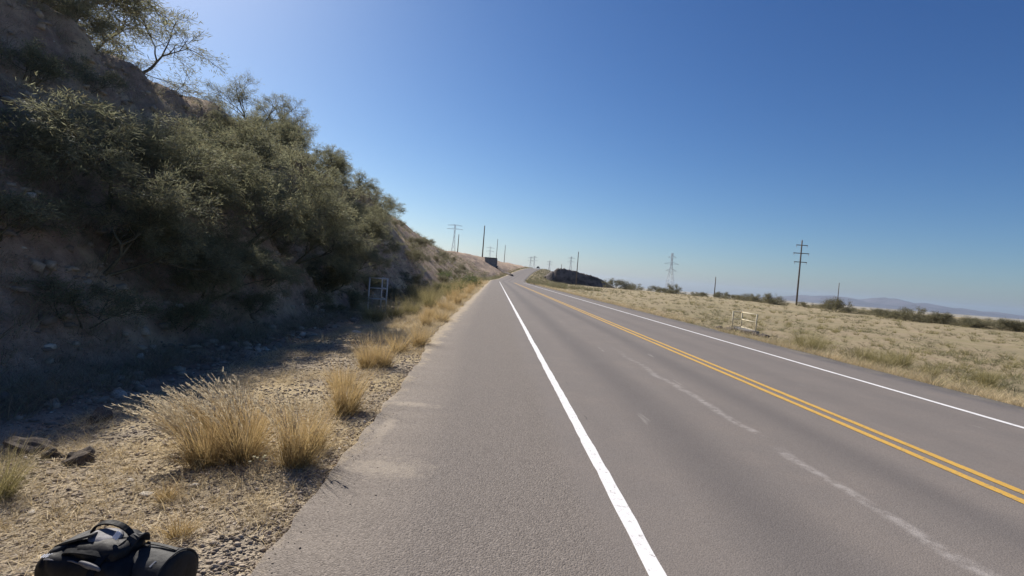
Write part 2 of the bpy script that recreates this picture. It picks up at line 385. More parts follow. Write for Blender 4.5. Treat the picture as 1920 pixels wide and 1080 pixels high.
ry = np.array(sorted(set(list(np.arange(-14, 2, 1.0)) + list(np.arange(2, 14, 0.12)) + list(np.arange(14, 40, 0.4)) + list(np.arange(40, 130, 2.0)) + list(np.arange(130, 470, 3.0)))))
def road_strip(name, uL, uR, lift, mat, parent=None, y0=-14, y1=467, uv=False, cols=None, skirt=0.0):
    yy = ry[(ry >= y0) & (ry <= y1)]
    l = uL(yy) if callable(uL) else np.full_like(yy, uL); r = uR(yy) if callable(uR) else np.full_like(yy, uR)
    cs = np.linspace(0, 1, cols or 2)
    U = l[:, None] * (1 - cs) + r[:, None] * cs; Yg = np.repeat(yy[:, None], len(cs), 1)
    if skirt: U = np.hstack([U[:, :1] - 0.02, U, U[:, -1:] + 0.02]); Yg = np.hstack([Yg[:, :1], Yg, Yg[:, -1:]])
    Z = road_z(Yg) + lift
    if skirt: Z[:, 0] -= skirt; Z[:, -1] -= skirt
    n = U.shape[1]; m = len(yy)
    V = np.stack([(U + road_x(Yg)).ravel(), Yg.ravel(), Z.ravel()], 1)
    i = (np.arange(m - 1)[:, None] * n + np.arange(n - 1)[None, :]).ravel()
    F = np.stack([i, i + 1, i + n + 1, i + n], 1)
    me = mesh_np(name, V, F, mat)
    if uv:
        L = me.uv_layers.new(name="road_uv"); vi = F.ravel(); L.data.foreach_set("uv", np.stack([U.ravel()[vi], Yg.ravel()[vi]], 1).astype(np.float32).ravel())
    return put(name, me, parent)
right_edge = lambda y: ROAD_R + 0.12 * vnoise(y * 0.7, y * 0 + 2.2, 61)
road = tag(road_strip("road", edge_left, right_edge, 0.0, M_road, uv=True, cols=14, skirt=0.09), kind="structure")
jit = lambda u, s: (lambda y: u + 0.010 * vnoise(y * 1.7, y * 0 + s, 71) + 0.008 * vnoise(y * 7.0, y * 0 + s, 73))
for u, w, mat, nm in ((1.0, 0.104, M_white, "edge_line"), (7.5, 0.110, M_white, "edge_line"), (4.555, 0.105, M_yellow, "centre_line"), (4.785, 0.105, M_yellow, "centre_line")):
    road_strip(nm, jit(u - w / 2, u), jit(u + w / 2, u + 5), 0.005, mat, road, y1=(140 if u > 7 else 128))

def ridge(name, crest, y0, y1, mat, n=160, m=26, seed=5, rough=0.12, depth_peak=0.45, zbase=-50, jag=0.0):
    """crest: list of (x, z) at the ridge line; a real ridge with front and back slopes between y0 and y1"""
    cxs, czs = zip(*crest)
    X = np.linspace(cxs[0], cxs[-1], n); T = np.linspace(0, 1, m)
    prof = np.where(T < depth_peak, T / depth_peak, 1 - (T - depth_peak) / (1 - depth_peak))
    Xg, Tg = np.meshgrid(X, T); P = np.repeat(prof[:, None], n, 1)
    H = np.interp(Xg, cxs, czs) - zbase; H = H * (1 + jag * fbm(Xg / (cxs[-1] - cxs[0]) * 26, Tg * 0.6, seed + 3, 4))
    sc = (y1 - y0)
    nz = fbm(Xg / sc * 3.1, Tg * 3.1, seed, 5)
    Z = zbase + H * np.clip(P ** 0.8 + rough * nz * P ** 0.3 * 1.0, 0, 1.25)
    V = np.stack([Xg.ravel(), (y0 + sc * Tg).ravel(), Z.ravel()], 1)
    i = (np.arange(m - 1)[:, None] * n + np.arange(n - 1)[None, :]).ravel()
    return put(name, mesh_np(name, V, np.stack([i, i + 1, i + n + 1, i + n], 1), mat, smooth_=True))
M_mount = plain("far_mountain_rock", (0.11, 0.10, 0.11), 0.95, 0.3, 0.003)
tag(ridge("mountains", [(4300, -40), (5300, -10), (5700, 40), (6150, 85), (6500, 128), (6650, 116), (7000, 50), (7150, 66), (7450, 124), (7700, 134), (7950, 78), (8150, 76), (8300, 100), (8700, 60), (9150, 52), (9600, 45), (10200, 30), (11200, 0), (12000, -40)], 8400, 11200, M_mount, 420, 44, 5, 0.22, jag=0.45), kind="structure")
tag(ridge("rocky_hill", [(27, 3.0), (30, 6.2), (34, 7.3), (42, 6.9), (48, 6.2), (54, 5.2), (58, 4.2), (62, 1.5), (66, -0.5)], 272, 330, M_rockdark, 150, 60, 9, 0.26, 0.09, -1.5, 0.12), kind="structure")

# ------------------------------------------------------------------ plant builders
def blades(rng, n, r, h, w, lean=0.35, bend=0.5, wind=(0, 0), segs=3, hvar=0.35, tilt0=0.0):
    """n tapered curved grass blades rooted in a disc of radius r"""
    a = rng.uniform(0, 2 * np.pi, n); rr = r * np.sqrt(rng.uniform(0, 1, n))
    base = np.stack([rr * np.cos(a), rr * np.sin(a), np.zeros(n) - 0.01], 1)
    H = h * (1 - hvar + 2 * hvar * rng.uniform(0, 1, n) ** 1.3)
    out = a + rng.normal(0, 0.7, n); le = lean * (0.25 + 0.75 * rr / max(r, 1e-6)) * rng.uniform(0.3, 1.4, n) + tilt0
    d0 = np.stack([np.cos(out) * le, np.sin(out) * le, np.ones(n)], 1)
    bendv = np.stack([np.cos(out), np.sin(out), np.zeros(n)], 1) * (bend * rng.uniform(0.1, 1.2, n))[:, None] + np.array([wind[0], wind[1], 0]) * rng.uniform(0.4, 1.3, n)[:, None]
    bendv[:, 2] = -0.35 * np.linalg.norm(bendv[:, :2], axis=1)
    V = []; A = []
    ph = rng.uniform(0, np.pi, n); side = np.stack([np.cos(ph), np.sin(ph), np.zeros(n)], 1)
    for k in range(segs + 1):
        t = k / segs
        c = base + d0 * (H * t)[:, None] + bendv * (H * t * t)[:, None]
        ww = w * (1 - 0.85 * t)
        V += [c - side * ww / 2, c + side * ww / 2]; A += [np.full(n, t)] * 2
    V = np.stack(V, 1).reshape(-1, 3); A = np.stack(A, 1).reshape(-1)
    m = 2 * (segs + 1); b = np.arange(n)[:, None] * m
    F = np.concatenate([b + np.array([2 * k, 2 * k + 1, 2 * k + 3, 2 * k + 2]) for k in range(segs)], 0)
    return V, F, A
def plumes(rng, n, r, h, wind):
    """long arching stems that end in feathery seed heads"""
    V = []; F = []; A = []; nv = 0
    for i in range(n):
        a = rng.uniform(0, 6.28); p = np.array([math.cos(a), math.sin(a), 0]) * r * rng.uniform(0, 1)
        H = h * rng.uniform(0.7, 1.15); d = np.array([rng.normal(0, .18) + wind[0] * .35, rng.normal(0, .18) + wind[1] * .35, 1.0]); bd = np.array([wind[0], wind[1], 0]) * rng.uniform(0.5, 1.25); bd[2] = -0.38 * np.linalg.norm(bd)
        pts = [p + d * H * t + bd * H * t * t for t in np.linspace(0, 1, 9)]
        s = np.array([rng.normal(), rng.normal(), 0]); s /= np.linalg.norm(s)
        for k, c in enumerate(pts):
            w = 0.0028 * (1 - 0.5 * k / 8); V += [c - s * w, c + s * w]; A += [k / 8 * 0.7] * 2
        for k in range(8): F.append((nv + 2 * k, nv + 2 * k + 1, nv + 2 * k + 3, nv + 2 * k + 2))
        nv += 18
        for q in range(22):
            t = rng.uniform(0.62, 1.0); c = p + d * H * t + bd * H * t * t; tg = d + 2 * bd * t; tg /= np.linalg.norm(tg)
            dv = tg * 1.0 + rng.normal(0, 0.30, 3); dv /= np.linalg.norm(dv); L = rng.uniform(0.018, 0.045) * (h / 0.6)
            sd = np.cross(dv, rng.normal(0, 1, 3)); sd /= np.linalg.norm(sd) + 1e-9; ww = 0.0042
            V += [c - sd * ww, c + sd * ww, c + dv * L + sd * ww * .5, c + dv * L - sd * ww * .5]; A += [0.8, 0.8, 1, 1]
            F.append((nv, nv + 1, nv + 2, nv + 3)); nv += 4
    return np.array(V), np.array(F), np.array(A)
def join(parts):
    V = []; F = []; A = []; n = 0
    for v, f, a in parts:
        V.append(v); F.append(f + n); A.append(a); n += len(v)
    return np.concatenate(V), np.concatenate(F), np.concatenate(A)
def tubes_np(segs, n=5):
    """list of (p0, p1, r0, r1) -> open tapered tubes, vectorised"""
    P0 = np.array([s[0] for s in segs]); P1 = np.array([s[1] for s in segs]); r0 = np.array([s[2] for s in segs]); r1 = np.array([s[3] for s in segs])
    d = P1 - P0; d /= np.linalg.norm(d, axis=1)[:, None] + 1e-9
    ref = np.where(np.abs(d[:, 2:3]) < 0.9, np.array([[0, 0, 1.0]]), np.array([[1.0, 0, 0]]))
    u = np.cross(d, ref); u /= np.linalg.norm(u, axis=1)[:, None] + 1e-9; w = np.cross(d, u)
    V = []
    for P, r in ((P0, r0), (P1, r1)):
        for k in range(n):
            t = 2 * np.pi * k / n; V.append(P + (u * math.cos(t) + w * math.sin(t)) * r[:, None])
    V = np.stack(V, 1).reshape(-1, 3); b = np.arange(len(segs))[:, None] * 2 * n
    F = np.concatenate([b + np.array([k, (k + 1) % n, n + (k + 1) % n, n + k]) for k in range(n)], 0)
    return V, F
def tree_meshes(name, seed, height, spread, trunks, levels, leaf_mat, leaf_n, leaf_len, leaf_w, droop=0.10, up=0.5, bark=None, r0=0.06, start_level=2, jit=0.018):
    """multi-stemmed desert tree: tapered limbs and a crown of thin leaf-sized faces round the twigs"""
    rng = np.random.default_rng(seed); segs = []; tw = []
    def branch(p, d, L, r, lev):
        k = 3; q = p; dd = d
        for i in range(k):
            dd = dd + rng.normal(0, 0.16, 3) + np.array([0, 0, (up * 0.10 if lev < 3 else -droop)]); dd /= np.linalg.norm(dd)
            q2 = q + dd * L / k; segs.append((q, q2, r * (1 - 0.16 * i), r * (1 - 0.16 * (i + 1))))
            if lev >= start_level: tw.append((q, q2, dd, lev))
            if lev < levels and i > 0 and rng.uniform() < 0.8:
                sd = dd + rng.normal(0, 0.62, 3); sd /= np.linalg.norm(sd); branch(q2, sd, L * rng.uniform(0.55, 0.8), r * 0.52, lev + 1)
            q = q2
        if lev < levels:
            for j in range(2):
                sd = dd + rng.normal(0, 0.45, 3); sd /= np.linalg.norm(sd); branch(q, sd, L * rng.uniform(0.62, 0.86), r * 0.55, lev + 1)
    for t in range(trunks):
        a = 2 * math.pi * t / trunks + rng.uniform(-0.5, 0.5)
        d = np.array([math.cos(a) * spread, math.sin(a) * spread, 1.0]); d /= np.linalg.norm(d)
        branch(np.array([0.05 * math.cos(a), 0.05 * math.sin(a), -0.12]), d, 0.33, r0 / height, 0)
    top = max(s[1][2] for s in segs); S = height / top
    segs = [(a * S, b * S, c * height, d * height) for a, b, c, d in segs]
    V, F = tubes_np(segs); wood = mesh_np(name + "_trunk", V, F, bark or M_bark, smooth_=True)
    wts = np.array([1.0 + 0.8 * t[3] for t in tw]); wts /= wts.sum()
    idx = rng.choice(len(tw), leaf_n, p=wts)
    A0 = np.array([t[0] for t in tw])[idx] * S; A1 = np.array([t[1] for t in tw])[idx] * S; D = np.array([t[2] for t in tw])[idx]
    c = A0 + (A1 - A0) * rng.uniform(0, 1, (leaf_n, 1)) + rng.normal(0, jit * height, (leaf_n, 3))
    dv = D * 0.8 + rng.normal(0, 0.55, (leaf_n, 3)); dv /= np.linalg.norm(dv, axis=1)[:, None]
    sd = np.cross(dv, rng.normal(0, 1, (leaf_n, 3))); sd /= np.linalg.norm(sd, axis=1)[:, None] + 1e-9
    L = leaf_len * rng.uniform(0.5, 1.4, leaf_n)[:, None]; W = leaf_w * rng.uniform(0.6, 1.4, leaf_n)[:, None]
    V = np.stack([c, c + dv * L * .45 + sd * W, c + dv * L, c + dv * L * .45 - sd * W], 1).reshape(-1, 3)
    b = np.arange(leaf_n)[:, None] * 4; F = b + np.array([[0, 1, 2, 3]])
    clump = fbm(c[:, 0] / (0.22 * height), c[:, 1] / (0.22 * height) + c[:, 2] / (0.25 * height), seed, 2)
    att = np.repeat(np.clip(0.5 + 1.1 * clump + rng.normal(0, .12, leaf_n), 0, 1), 4)
    return wood, mesh_np(name + "_crown", V, F, leaf_mat, att)
def plant_tree(kind, meshes, x, y, label, cat, group=None, s=1.0, rz=0.0, sink=0.05, wide=1.0, tilt=0.0):
    e = empty(kind, (x, y, gz(x, y) - sink), rz); e.scale = (s * wide, s * wide, s); e.rotation_euler[1] = tilt
    put("trunk", meshes[0], e); put("crown", meshes[1], e)
    return tag(e, label, cat, group)

# ---- trees and shrubs on the cut slope
rs = random.Random(3)
TA = tree_meshes("palo_verde_a", 11, 3.4, 0.95, 5, 5, M_leaf, 70000, 0.115, 0.0068, 0.10)
TB = tree_meshes("palo_verde_b", 23, 2.8, 1.1, 5, 5, M_leaf, 52000, 0.115, 0.0068, 0.09)
TC = tree_meshes("palo_verde_c", 37, 3.2, 0.7, 3, 5, M_leaf, 20000, 0.11, 0.0068, 0.03)
TD = tree_meshes("palo_verde_d", 41, 3.0, 0.8, 3, 5, M_leaf, 16000, 0.11, 0.0070, 0.03, bark=M_twig)
PG = "palo verde trees on the roadside cut slope"
for ms, x, y, s, rz, wide, label in (
    (TA, -7.5, 15.2, 0.84, 0.4, 1.15, "large pale green palo verde hanging lowest over the middle of the shaded slope"),
    (TB, -8.9, 17.8, 0.82, 2.1, 1.25, "dense palo verde right above and behind the large pale green one"),
    (TA, -9.9, 20.6, 0.62, 3.3, 1.25, "leafy palo verde on the crest directly above the large pale green one"),
    (TC, -14.2, 17.8, 1.35, 1.0, 1.45, "tall wispy bare-branched tree on the hill crest at the top left corner"),
    (TD, -15.4, 14.0, 1.45, 3.9, 1.4, "twiggy tree at the left picture edge on the crest"),
    (TB, -7.9, 10.6, 0.70, 4.4, 1.45, "dim leafy palo verde low on the shaded slope below the corner tree"),
    (TA, -8.4, 12.6, 0.50, 5.2, 1.45, "dusky palo verde on the upper slope left of the large pale green one"),
    (TC, -10.8, 22.6, 0.72, 0.2, 1.2, "thin feathery tree against the sky, first of the crest row"),
    (TD, -10.9, 24.6, 0.66, 2.5, 1.15, "pale twiggy tree, topmost of the crest row"),
    (TB, -10.1, 26.6, 0.78, 4.0, 1.1, "grey green tree on the crest row beside the pale twiggy one"),
    (TA, -8.3, 21.4, 0.64, 1.3, 1.25, "dark dense palo verde in the shade below the crest row"),
    (TB, -8.8, 25.4, 0.70, 5.6, 1.25, "dark palo verde on the shaded slope, next right of the dense one"),
    (TD, -10.8, 31.0, 0.78, 5.0, 1.2, "see-through tree on the crest above the white railing"),
    (TC, -10.7, 36.0, 0.66, 2.9, 1.3, "spreading sparse tree, third from the end of the crest row"),
    (TD, -10.5, 40.5, 0.85, 0.9, 1.4, "low twiggy tree, second from the end of the crest row"),
    (TC, -10.3, 45.0, 0.68, 3.6, 1.6, "smallest low tree at the right end of the crest row"),
    (TB, -8.2, 29.5, 0.72, 0.7, 1.3, "dark leafy shrub-like tree on the shaded slope above the white railing"),
    (TA, -8.9, 34.0, 0.58, 2.7, 1.4, "rounded dark tree on the shaded slope left of the sunlit hillside"),
    (TA, -6.9, 12.3, 0.50, 4.1, 1.3, "low spreading palo verde near the slope foot behind the plumed grass"),
    (TB, -7.0, 9.2, 0.60, 0.9, 1.35, "low palo verde near the slope foot by the left edge"),
    (TB, -6.8, 21.0, 0.62, 2.2, 1.3, "low palo verde near the slope foot just left of the white railing"),
    (TA, -7.2, 24.5, 0.52, 3.7, 1.3, "low dense palo verde directly behind the white railing"),
    (TB, -7.3, 18.6, 0.66, 3.0, 1.35, "low palo verde on the slope right of the large pale green one"),
    (TA, -12.6, 13.4, 0.48, 0.8, 1.3, "bushy palo verde on the crest between the corner tree and the left edge"),
    (TB, -13.4, 12.2, 0.70, 2.8, 1.3, "dense palo verde filling the crest at the left picture edge")):
    plant_tree("palo_verde_tree", ms, x, y, label, "tree", PG, s, rz, 0.08, wide)

SB = [tree_meshes("creosote_a", 51, 1.0, 0.9, 6, 3, M_leaf2, 7000, 0.055, 0.010, 0.02, r0=0.018, start_level=1, jit=0.06),
      tree_meshes("creosote_b", 52, 1.0, 1.2, 7, 3, M_leaf2, 7000, 0.055, 0.010, 0.02, r0=0.018, start_level=1, jit=0.06),
      tree_meshes("creosote_c", 53, 1.0, 0.7, 6, 3, M_leaf2, 6500, 0.055, 0.010, 0.0, r0=0.018, start_level=1, jit=0.06)]
SS = [tree_meshes("slope_shrub_a", 71, 1.0, 1.0, 6, 3, M_leaf, 6500, 0.06, 0.009, 0.02, r0=0.018, start_level=1, jit=0.06), tree_meshes("slope_shrub_b", 72, 1.0, 0.8, 6, 3, M_leaf, 6500, 0.06, 0.009, 0.02, r0=0.018, start_level=1, jit=0.06)]
SG = [tree_meshes("green_shrub_a", 61, 1.0, 0.9, 6, 3, M_leafgreen, 3600, 0.055, 0.012, 0.02, r0=0.018, start_level=1, jit=0.06)]
DB = [tree_meshes("dead_brush", 66, 0.6, 1.5, 9, 3, M_twig, 500, 0.05, 0.003, 0.02, bark=M_twig, r0=0.008, start_level=1)]
for ms, x, y, s, w, lab in (
    (DB[0], -5.1, 6.4, 0.75, 1.3, "pale dead brush heap at the shaded slope foot by the left edge"),
    (DB[0], -4.75, 9.3, 0.55, 1.7, "flat pile of bleached dead twigs on the shaded ditch floor"),
    (DB[0], -5.2, 8.4, 0.6, 1.2, "small dead twig heap in shade behind the plumed grass"),
    (DB[0], -4.35, 4.6, 0.45, 1.3, "dead twigs sticking out beside the dark dirt clods")):
    plant_tree("dead_brush", ms, x, y, lab, "brush", "dead brush in the shaded ditch", s, rs.uniform(0, 6), 0.03, w)
# ---- shrubs on the sunlit hillside and its foot
hill = [(-5.3, 33, 1.0), (-6.4, 38, 1.1), (-5.0, 40, 0.9), (-7.6, 46, 1.2), (-5.2, 48, 1.0), (-8.5, 55, 1.3), (-6.0, 58, 1.0), (-10.5, 62, 1.3), (-7.0, 68, 1.1), (-12.0, 74, 1.4),
        (-6.0, 79, 1.2), (-9.5, 84, 1.3), (-14.0, 92, 1.5), (-7.5, 98, 1.3), (-11.5, 108, 1.4), (-16.0, 118, 1.6), (-8.5, 122, 1.4), (-12.0, 135, 1.6), (-14.0, 66, 1.2), (-16.5, 84, 1.3), (-5.6, 28.5, 0.8), (-6.6, 27.0, 0.8)]
for i, (x, y, s) in enumerate(hill):
    plant_tree("hillside_shrub", SB[i % 3], x, y, "small olive shrub scattered on the sunlit hillside left of the road", "shrub", "shrubs on the sunlit hillside", s, rs.uniform(0, 6), 0.05, rs.uniform(1.0, 1.4))
plant_tree("green_shrub", SG[0], -4.6, 62, "bright green shrub at the foot of the sunlit hillside near the far road", "shrub", None, 2.2, 1.0, 0.05, 1.5)
plant_tree("green_shrub", SG[0], -3.6, 40, "small fresh green shrub in the grassy verge beyond the white railing", "shrub", None, 1.0, 2.0, 0.05, 1.3)

for i, (x, y, s) in enumerate(((-6.4, 8.2, 0.7), (-7.2, 7.6, 0.8), (-6.2, 10.4, 0.6), (-7.0, 12.2, 0.8), (-6.3, 13.6, 0.6), (-6.6, 15.0, 0.7), (-6.1, 17.4, 0.6), (-6.7, 20.0, 0.8), (-6.2, 23.2, 0.7), (-7.2, 24.2, 0.8), (-6.5, 26.4, 0.8), (-8.2, 8.8, 0.8), (-6.0, 19.0, 0.5), (-9.6, 10.6, 0.8), (-9.9, 12.4, 0.7))):
    plant_tree("slope_shrub", SS[i % 2], x, y, "small dim shrub rooted on the shaded cut slope below the palo verdes", "shrub", "shrubs on the shaded cut slope", s, rs.uniform(0, 6), 0.05, rs.uniform(1.0, 1.4))
# ---- bushes along the desert horizon on the right
hb = [(62.0, 262, 5.5, 1.3, "wide dark bush beside the foot of the dark rocky hill"),
      (73.5, 270, 3.9, 1.5, "broad bush right of the pole by the rocky hill, first in the horizon row"),
      (88.0, 280, 3.6, 1.4, "rounded bush just left of the steel lattice tower"),
      (80.0, 243, 2.8, 1.5, "low bush in front of the lattice tower base"),
      (87.0, 247, 5.2, 0.8, "taller narrow bush just right of the lattice tower base"),
      (86.0, 211, 2.2, 1.7, "low flat bush left of the short bare pole"),
      (100.0, 222, 3.2, 1.3, "bush immediately right of the short bare pole"),
      (84.2, 166.7, 2.7, 1.5, "spreading olive bush between the bare pole and the tall crossarm pole"),
      (70.0, 126.4, 3.0, 1.0, "bush with open branches left of the tall crossarm pole"),
      (67.3, 99.0, 3.1, 1.0, "biggest round dark bush right of the tall crossarm pole"),
      (80.7, 118.0, 1.7, 1.5, "small bush behind and right of the biggest round bush"),
      (66.5, 86.0, 1.5, 1.6, "low green bush under the left mountain"),
      (64.0, 80.5, 1.6, 1.4, "bush second under the left mountain"),
      (60.5, 72.2, 2.3, 1.2, "full bush below the gap between the two mountains"),
      (64.2, 73.0, 1.5, 1.5, "low bush tucked against the full bush below the gap"),
      (63.8, 71.0, 1.9, 1.2, "dark bush below the right mountain"),
      (63.2, 65.0, 1.6, 1.5, "grey green bush third from the right edge on the horizon"),
      (66.0, 64.9, 1.7, 1.6, "grey green bush second from the right edge on the horizon"),
      (67.4, 63.3, 1.6, 1.6, "bush at the right picture edge on the horizon")]
hb += [(x, y, h, w, "low olive bush in the broken line of scrub along the desert horizon") for x, y, h, w in ((70, 256, 2.6, 1.8), (94, 262, 2.4, 1.8), (79, 228, 2.0, 1.8), (93, 232, 2.2, 1.8), (92, 206, 1.9, 1.9), (90, 190, 2.0, 1.9), (88, 178, 2.0, 1.8), (78, 152, 1.8, 1.9), (77, 140, 1.8, 1.9), (82, 150, 1.7, 1.9),
       (76, 122, 1.5, 2.0), (78, 116, 1.6, 1.9), (72, 100, 1.4, 2.0), (70, 92, 1.4, 2.0), (67, 82, 1.3, 2.0), (66, 77, 1.3, 2.0), (66, 70, 1.2, 2.0), (65, 67, 1.3, 2.0), (70, 66, 1.4, 2.0), (70, 62, 1.4, 2.0))]
for i, (x, y, s, w, lab) in enumerate(hb):
    plant_tree("desert_bush", SB[i % 3], x, y, lab, "bush", "bushes along the desert horizon", s, rs.uniform(0, 6), 0.1, w)

# ------------------------------------------------------------------ grasses
rng = np.random.default_rng(8)
def grass_mesh(name, seed, n, r, h, w, lean, bend, wind, mat, fuzz=0, **kw):
    g = np.random.default_rng(seed)
    parts = [blades(g, n, r, h, w, lean, bend, wind, **kw), blades(g, n // 2, r * 1.5, h * 0.5, w, lean * 2.4, bend * 1.8, wind, hvar=0.6)]
    return mesh_np(name, *join(parts)[:2], mat, join(parts)[2]) if False else (lambda J: mesh_np(name, J[0], J[1], mat, J[2]))(join(parts))
G1 = grass_mesh("bunch_a", 1, 500, 0.13, 0.52, 0.0042, 0.42, 0.30, (-0.10, 0.0), M_grass)
G2 = grass_mesh("bunch_b", 2, 430, 0.11, 0.50, 0.0042, 0.32, 0.22, (-0.08, 0.05), M_grass)
G3 = grass_mesh("bunch_c", 3, 300, 0.10, 0.45, 0.0050, 0.40, 0.30, (-0.06, 0.0), M_grass)
G4 = grass_mesh("bunch_olive", 4, 420, 0.22, 0.80, 0.0075, 0.50, 0.35, (-0.05, 0.0), M_grass_olive)
G5 = grass_mesh("bunch_small", 5, 160, 0.10, 0.30, 0.0070, 0.55, 0.45, (-0.05, 0.0), M_grass)
gp = np.random.default_rng(77)
PL = [(lambda J: mesh_np("plume_%d" % k, J[0], J[1], M_plume, J[2]))(plumes(gp, nn, 0.10, hh, wd)) for k, (nn, hh, wd) in enumerate(((110, 0.68, (-0.85, 0.25)), (80, 0.72, (-0.55, 0.35)), (30, 0.62, (-0.35, 0.2))))]
def clump(x, y, me_, s, rz, label, group=None, plume=None, sz=1.0):
    e = empty("grass_clump", (x, y, gz(x, y)), 0); e.scale = (s, s, s * sz)
    b = put("blades", me_, e); b.rotation_euler = (0, 0, rz)
    if plume is not None: put("seed_plumes", plume, e)
    return tag(e, label, "grass", group)
clump(-2.14, 4.02, G1, 0.78, 0.3, "leftmost front grass clump with pale feathery plumes blown to the left", plume=PL[0])
clump(-2.02, 4.42, G2, 0.85, 1.3, "grass clump behind the plumed pair with tall arching seed heads", plume=PL[1])
clump(-1.88, 4.06, G1, 0.80, 2.1, "middle golden clump of the front group", plume=PL[1])
clump(-1.43, 3.98, G2, 0.90, 4.0, "dense golden clump at the asphalt edge, right end of the front group", plume=PL[2])
clump(-1.42, 4.34, G3, 0.75, 5.0, "shorter golden clump just behind the dense one at the asphalt edge")
clump(-2.25, 4.42, G3, 0.8, 0.9, "ragged low clump behind the leftmost plumed grass", plume=PL[0])
clump(-1.52, 5.62, G2, 1.0, 3.0, "single upright tan clump on the verge beyond the front group")
clump(-1.94, 8.29, G3, 1.05, 0.0, "left one of two clumps growing side by side at mid verge")
clump(-1.68, 8.20, G3, 0.95, 1.0, "right one of two clumps growing side by side at mid verge")
clump(-1.80, 10.15, G5, 1.3, 2.0, "thin pale tuft left of the dark-based roadside clump")
clump(-1.50, 10.76, G3, 1.05, 2.5, "dark-based clump at the asphalt edge, well beyond the pair")
clump(-1.98, 7.0, G5, 1.0, 0.4, "low golden tuft in the sand behind the single upright clump")
clump(-3.32, 3.60, G4, 0.42, 0.4, "green tuft cut off by the left picture edge near the bag")
clump(-1.68, 2.93, G5, 0.45, 0.6, "tiny pale tuft on the gravel just behind the roll bag")
clump(-2.07, 3.44, G5, 0.38, 1.6, "tiny straw tuft on the gravel behind the duffel bag")
for i, (x, y, s, z) in enumerate(((-1.87, 14.6, 1.0, 1.0), (-1.62, 16.2, 1.0, .9), (-2.1, 16.9, 1.0, .9), (-1.7, 20.5, 1.15, .95), (-2.2, 22.5, 1.2, 1), (-1.8, 25.5, 1.2, 1), (-2.4, 28, 1.3, 1), (-1.9, 31.7, 1.3, 1), (-2.6, 34.5, 1.4, 1), (-2.0, 39, 1.4, 1), (-2.8, 43, 1.5, 1), (-2.15, 47, 1.5, 1), (-2.5, 53, 1.6, 1), (-2.2, 60, 1.7, 1), (-2.7, 68, 1.8, 1), (-2.3, 78, 2.0, 1))):
    clump(x, y, (G3, G5, G2)[i % 3], s * (1.5 if i % 3 == 1 else 1), i * 1.7, "dry golden tuft in the row receding along the left road edge", "far row of tufts along the left road edge", None, z)
for i, (x, y, s, lab) in enumerate(((-4.05, 17.2, 0.80, "leftmost big olive bunch right below the white railing"), (-3.7, 16.6, 0.7, "big olive bunch in front of the railing group"), (-3.35, 17.6, 0.85, "tall olive bunch in the middle of the group right of the railing"), (-3.0, 18.8, 0.75, "rightmost olive bunch of the group by the railing"), (-3.27, 20.8, 0.95, "olive bunch just behind the railing group"), (-2.9, 23.5, 1.0, "lone olive bunch past the railing group"))):
    clump(x, y, G4, s, i * 1.1, lab, "olive grass bunches by the white railing")
for i, (x, y, s) in enumerate(((-3.4, 26.5, 1.0), (-4.3, 29, 1.1), (-3.5, 31, 1.0), (-4.6, 34, 1.2), (-3.2, 35.5, 1.0), (-4.2, 38, 1.1), (-3.7, 43, 1.2), (-4.8, 46, 1.3), (-3.4, 51, 1.3), (-4.4, 56, 1.3), (-3.6, 66, 1.5), (-4.5, 74, 1.6), (-3.5, 84, 1.7), (-4.2, 95, 1.9))):
    clump(x, y, G4, s, i * 2.3, "olive bunch grass in the far ditch below the sunlit hillside", "bunch grass in the far ditch")
for i, (x, y, s, me_, lab) in enumerate(((11.3, 18.0, 1.0, G4, "yellow-green bunch at the right road edge nearest the pipe railing"), (12.0, 18.4, 0.8, G4, "second yellow-green bunch beside the first one near the pipe railing"), (13.0, 17.4, 0.7, G4, "small bunch halfway along the right verge"), (13.4, 16.25, 0.8, G4, "round olive bunch on the right verge among pale grass"), (12.2, 15.6, 0.75, G4, "dark bunch close to the right road edge with shadow beside it"), (12.6, 14.2, 0.6, G4, "low bunch on the right verge left of the white stones"), (13.7, 13.6, 0.65, G4, "bunch on the right verge near the right picture edge"))):
    clump(x, y, me_, s, i * 1.9, lab, "grass bunches on the right verge")

# ---- what nobody could count: straw litter, low grass, gravel, desert ground cover
def scatter_tufts(name, xy, hh, nb, w, mat, seed, lean=0.8, bend=0.6, wind=(-0.1, 0)):
    g = np.random.default_rng(seed); protos = [blades(g, nb, 0.5, 1.0, w, lean, bend, wind, segs=2) for _ in range(6)]
    V = []; F = []; A = []; n = 0; z = ground(xy[:, 0], xy[:, 1])
    for i, (x, y) in enumerate(xy):
        v, f, a = protos[i % 6]; t = g.uniform(0, 6.28); c, s = math.cos(t), math.sin(t)
        q = np.empty_like(v); h = hh[i]; wdt = h * g.uniform(0.6, 1.5)
        q[:, 0] = (v[:, 0] * c - v[:, 1] * s) * wdt + x; q[:, 1] = (v[:, 0] * s + v[:, 1] * c) * wdt + y; q[:, 2] = v[:, 2] * h + z[i]
        V.append(q); F.append(f + n); A.append(a); n += len(v)
    return put(name, mesh_np(name, np.concatenate(V), np.concatenate(F), mat, np.concatenate(A)))
def verge_points(g, n, x0, x1, y0, y1, p=1.6, patch=None):
    y = y0 * (y1 / y0) ** (g.uniform(0, 1, n) ** (1 / p) if p != 1 else g.uniform(0, 1, n)); x = g.uniform(x0, x1, n)
    ok = x < edge_left(y) + 0.03
    if patch is not None: ok &= (fbm(x / 1.1, y / 1.1, patch, 3) + g.normal(0, .12, n)) > 0.0
    return np.stack([x[ok], y[ok]], 1)
g = np.random.default_rng(91)
pts = verge_points(g, 7500, -4.4, -1.0, 2.2, 30, 1.3, 201)
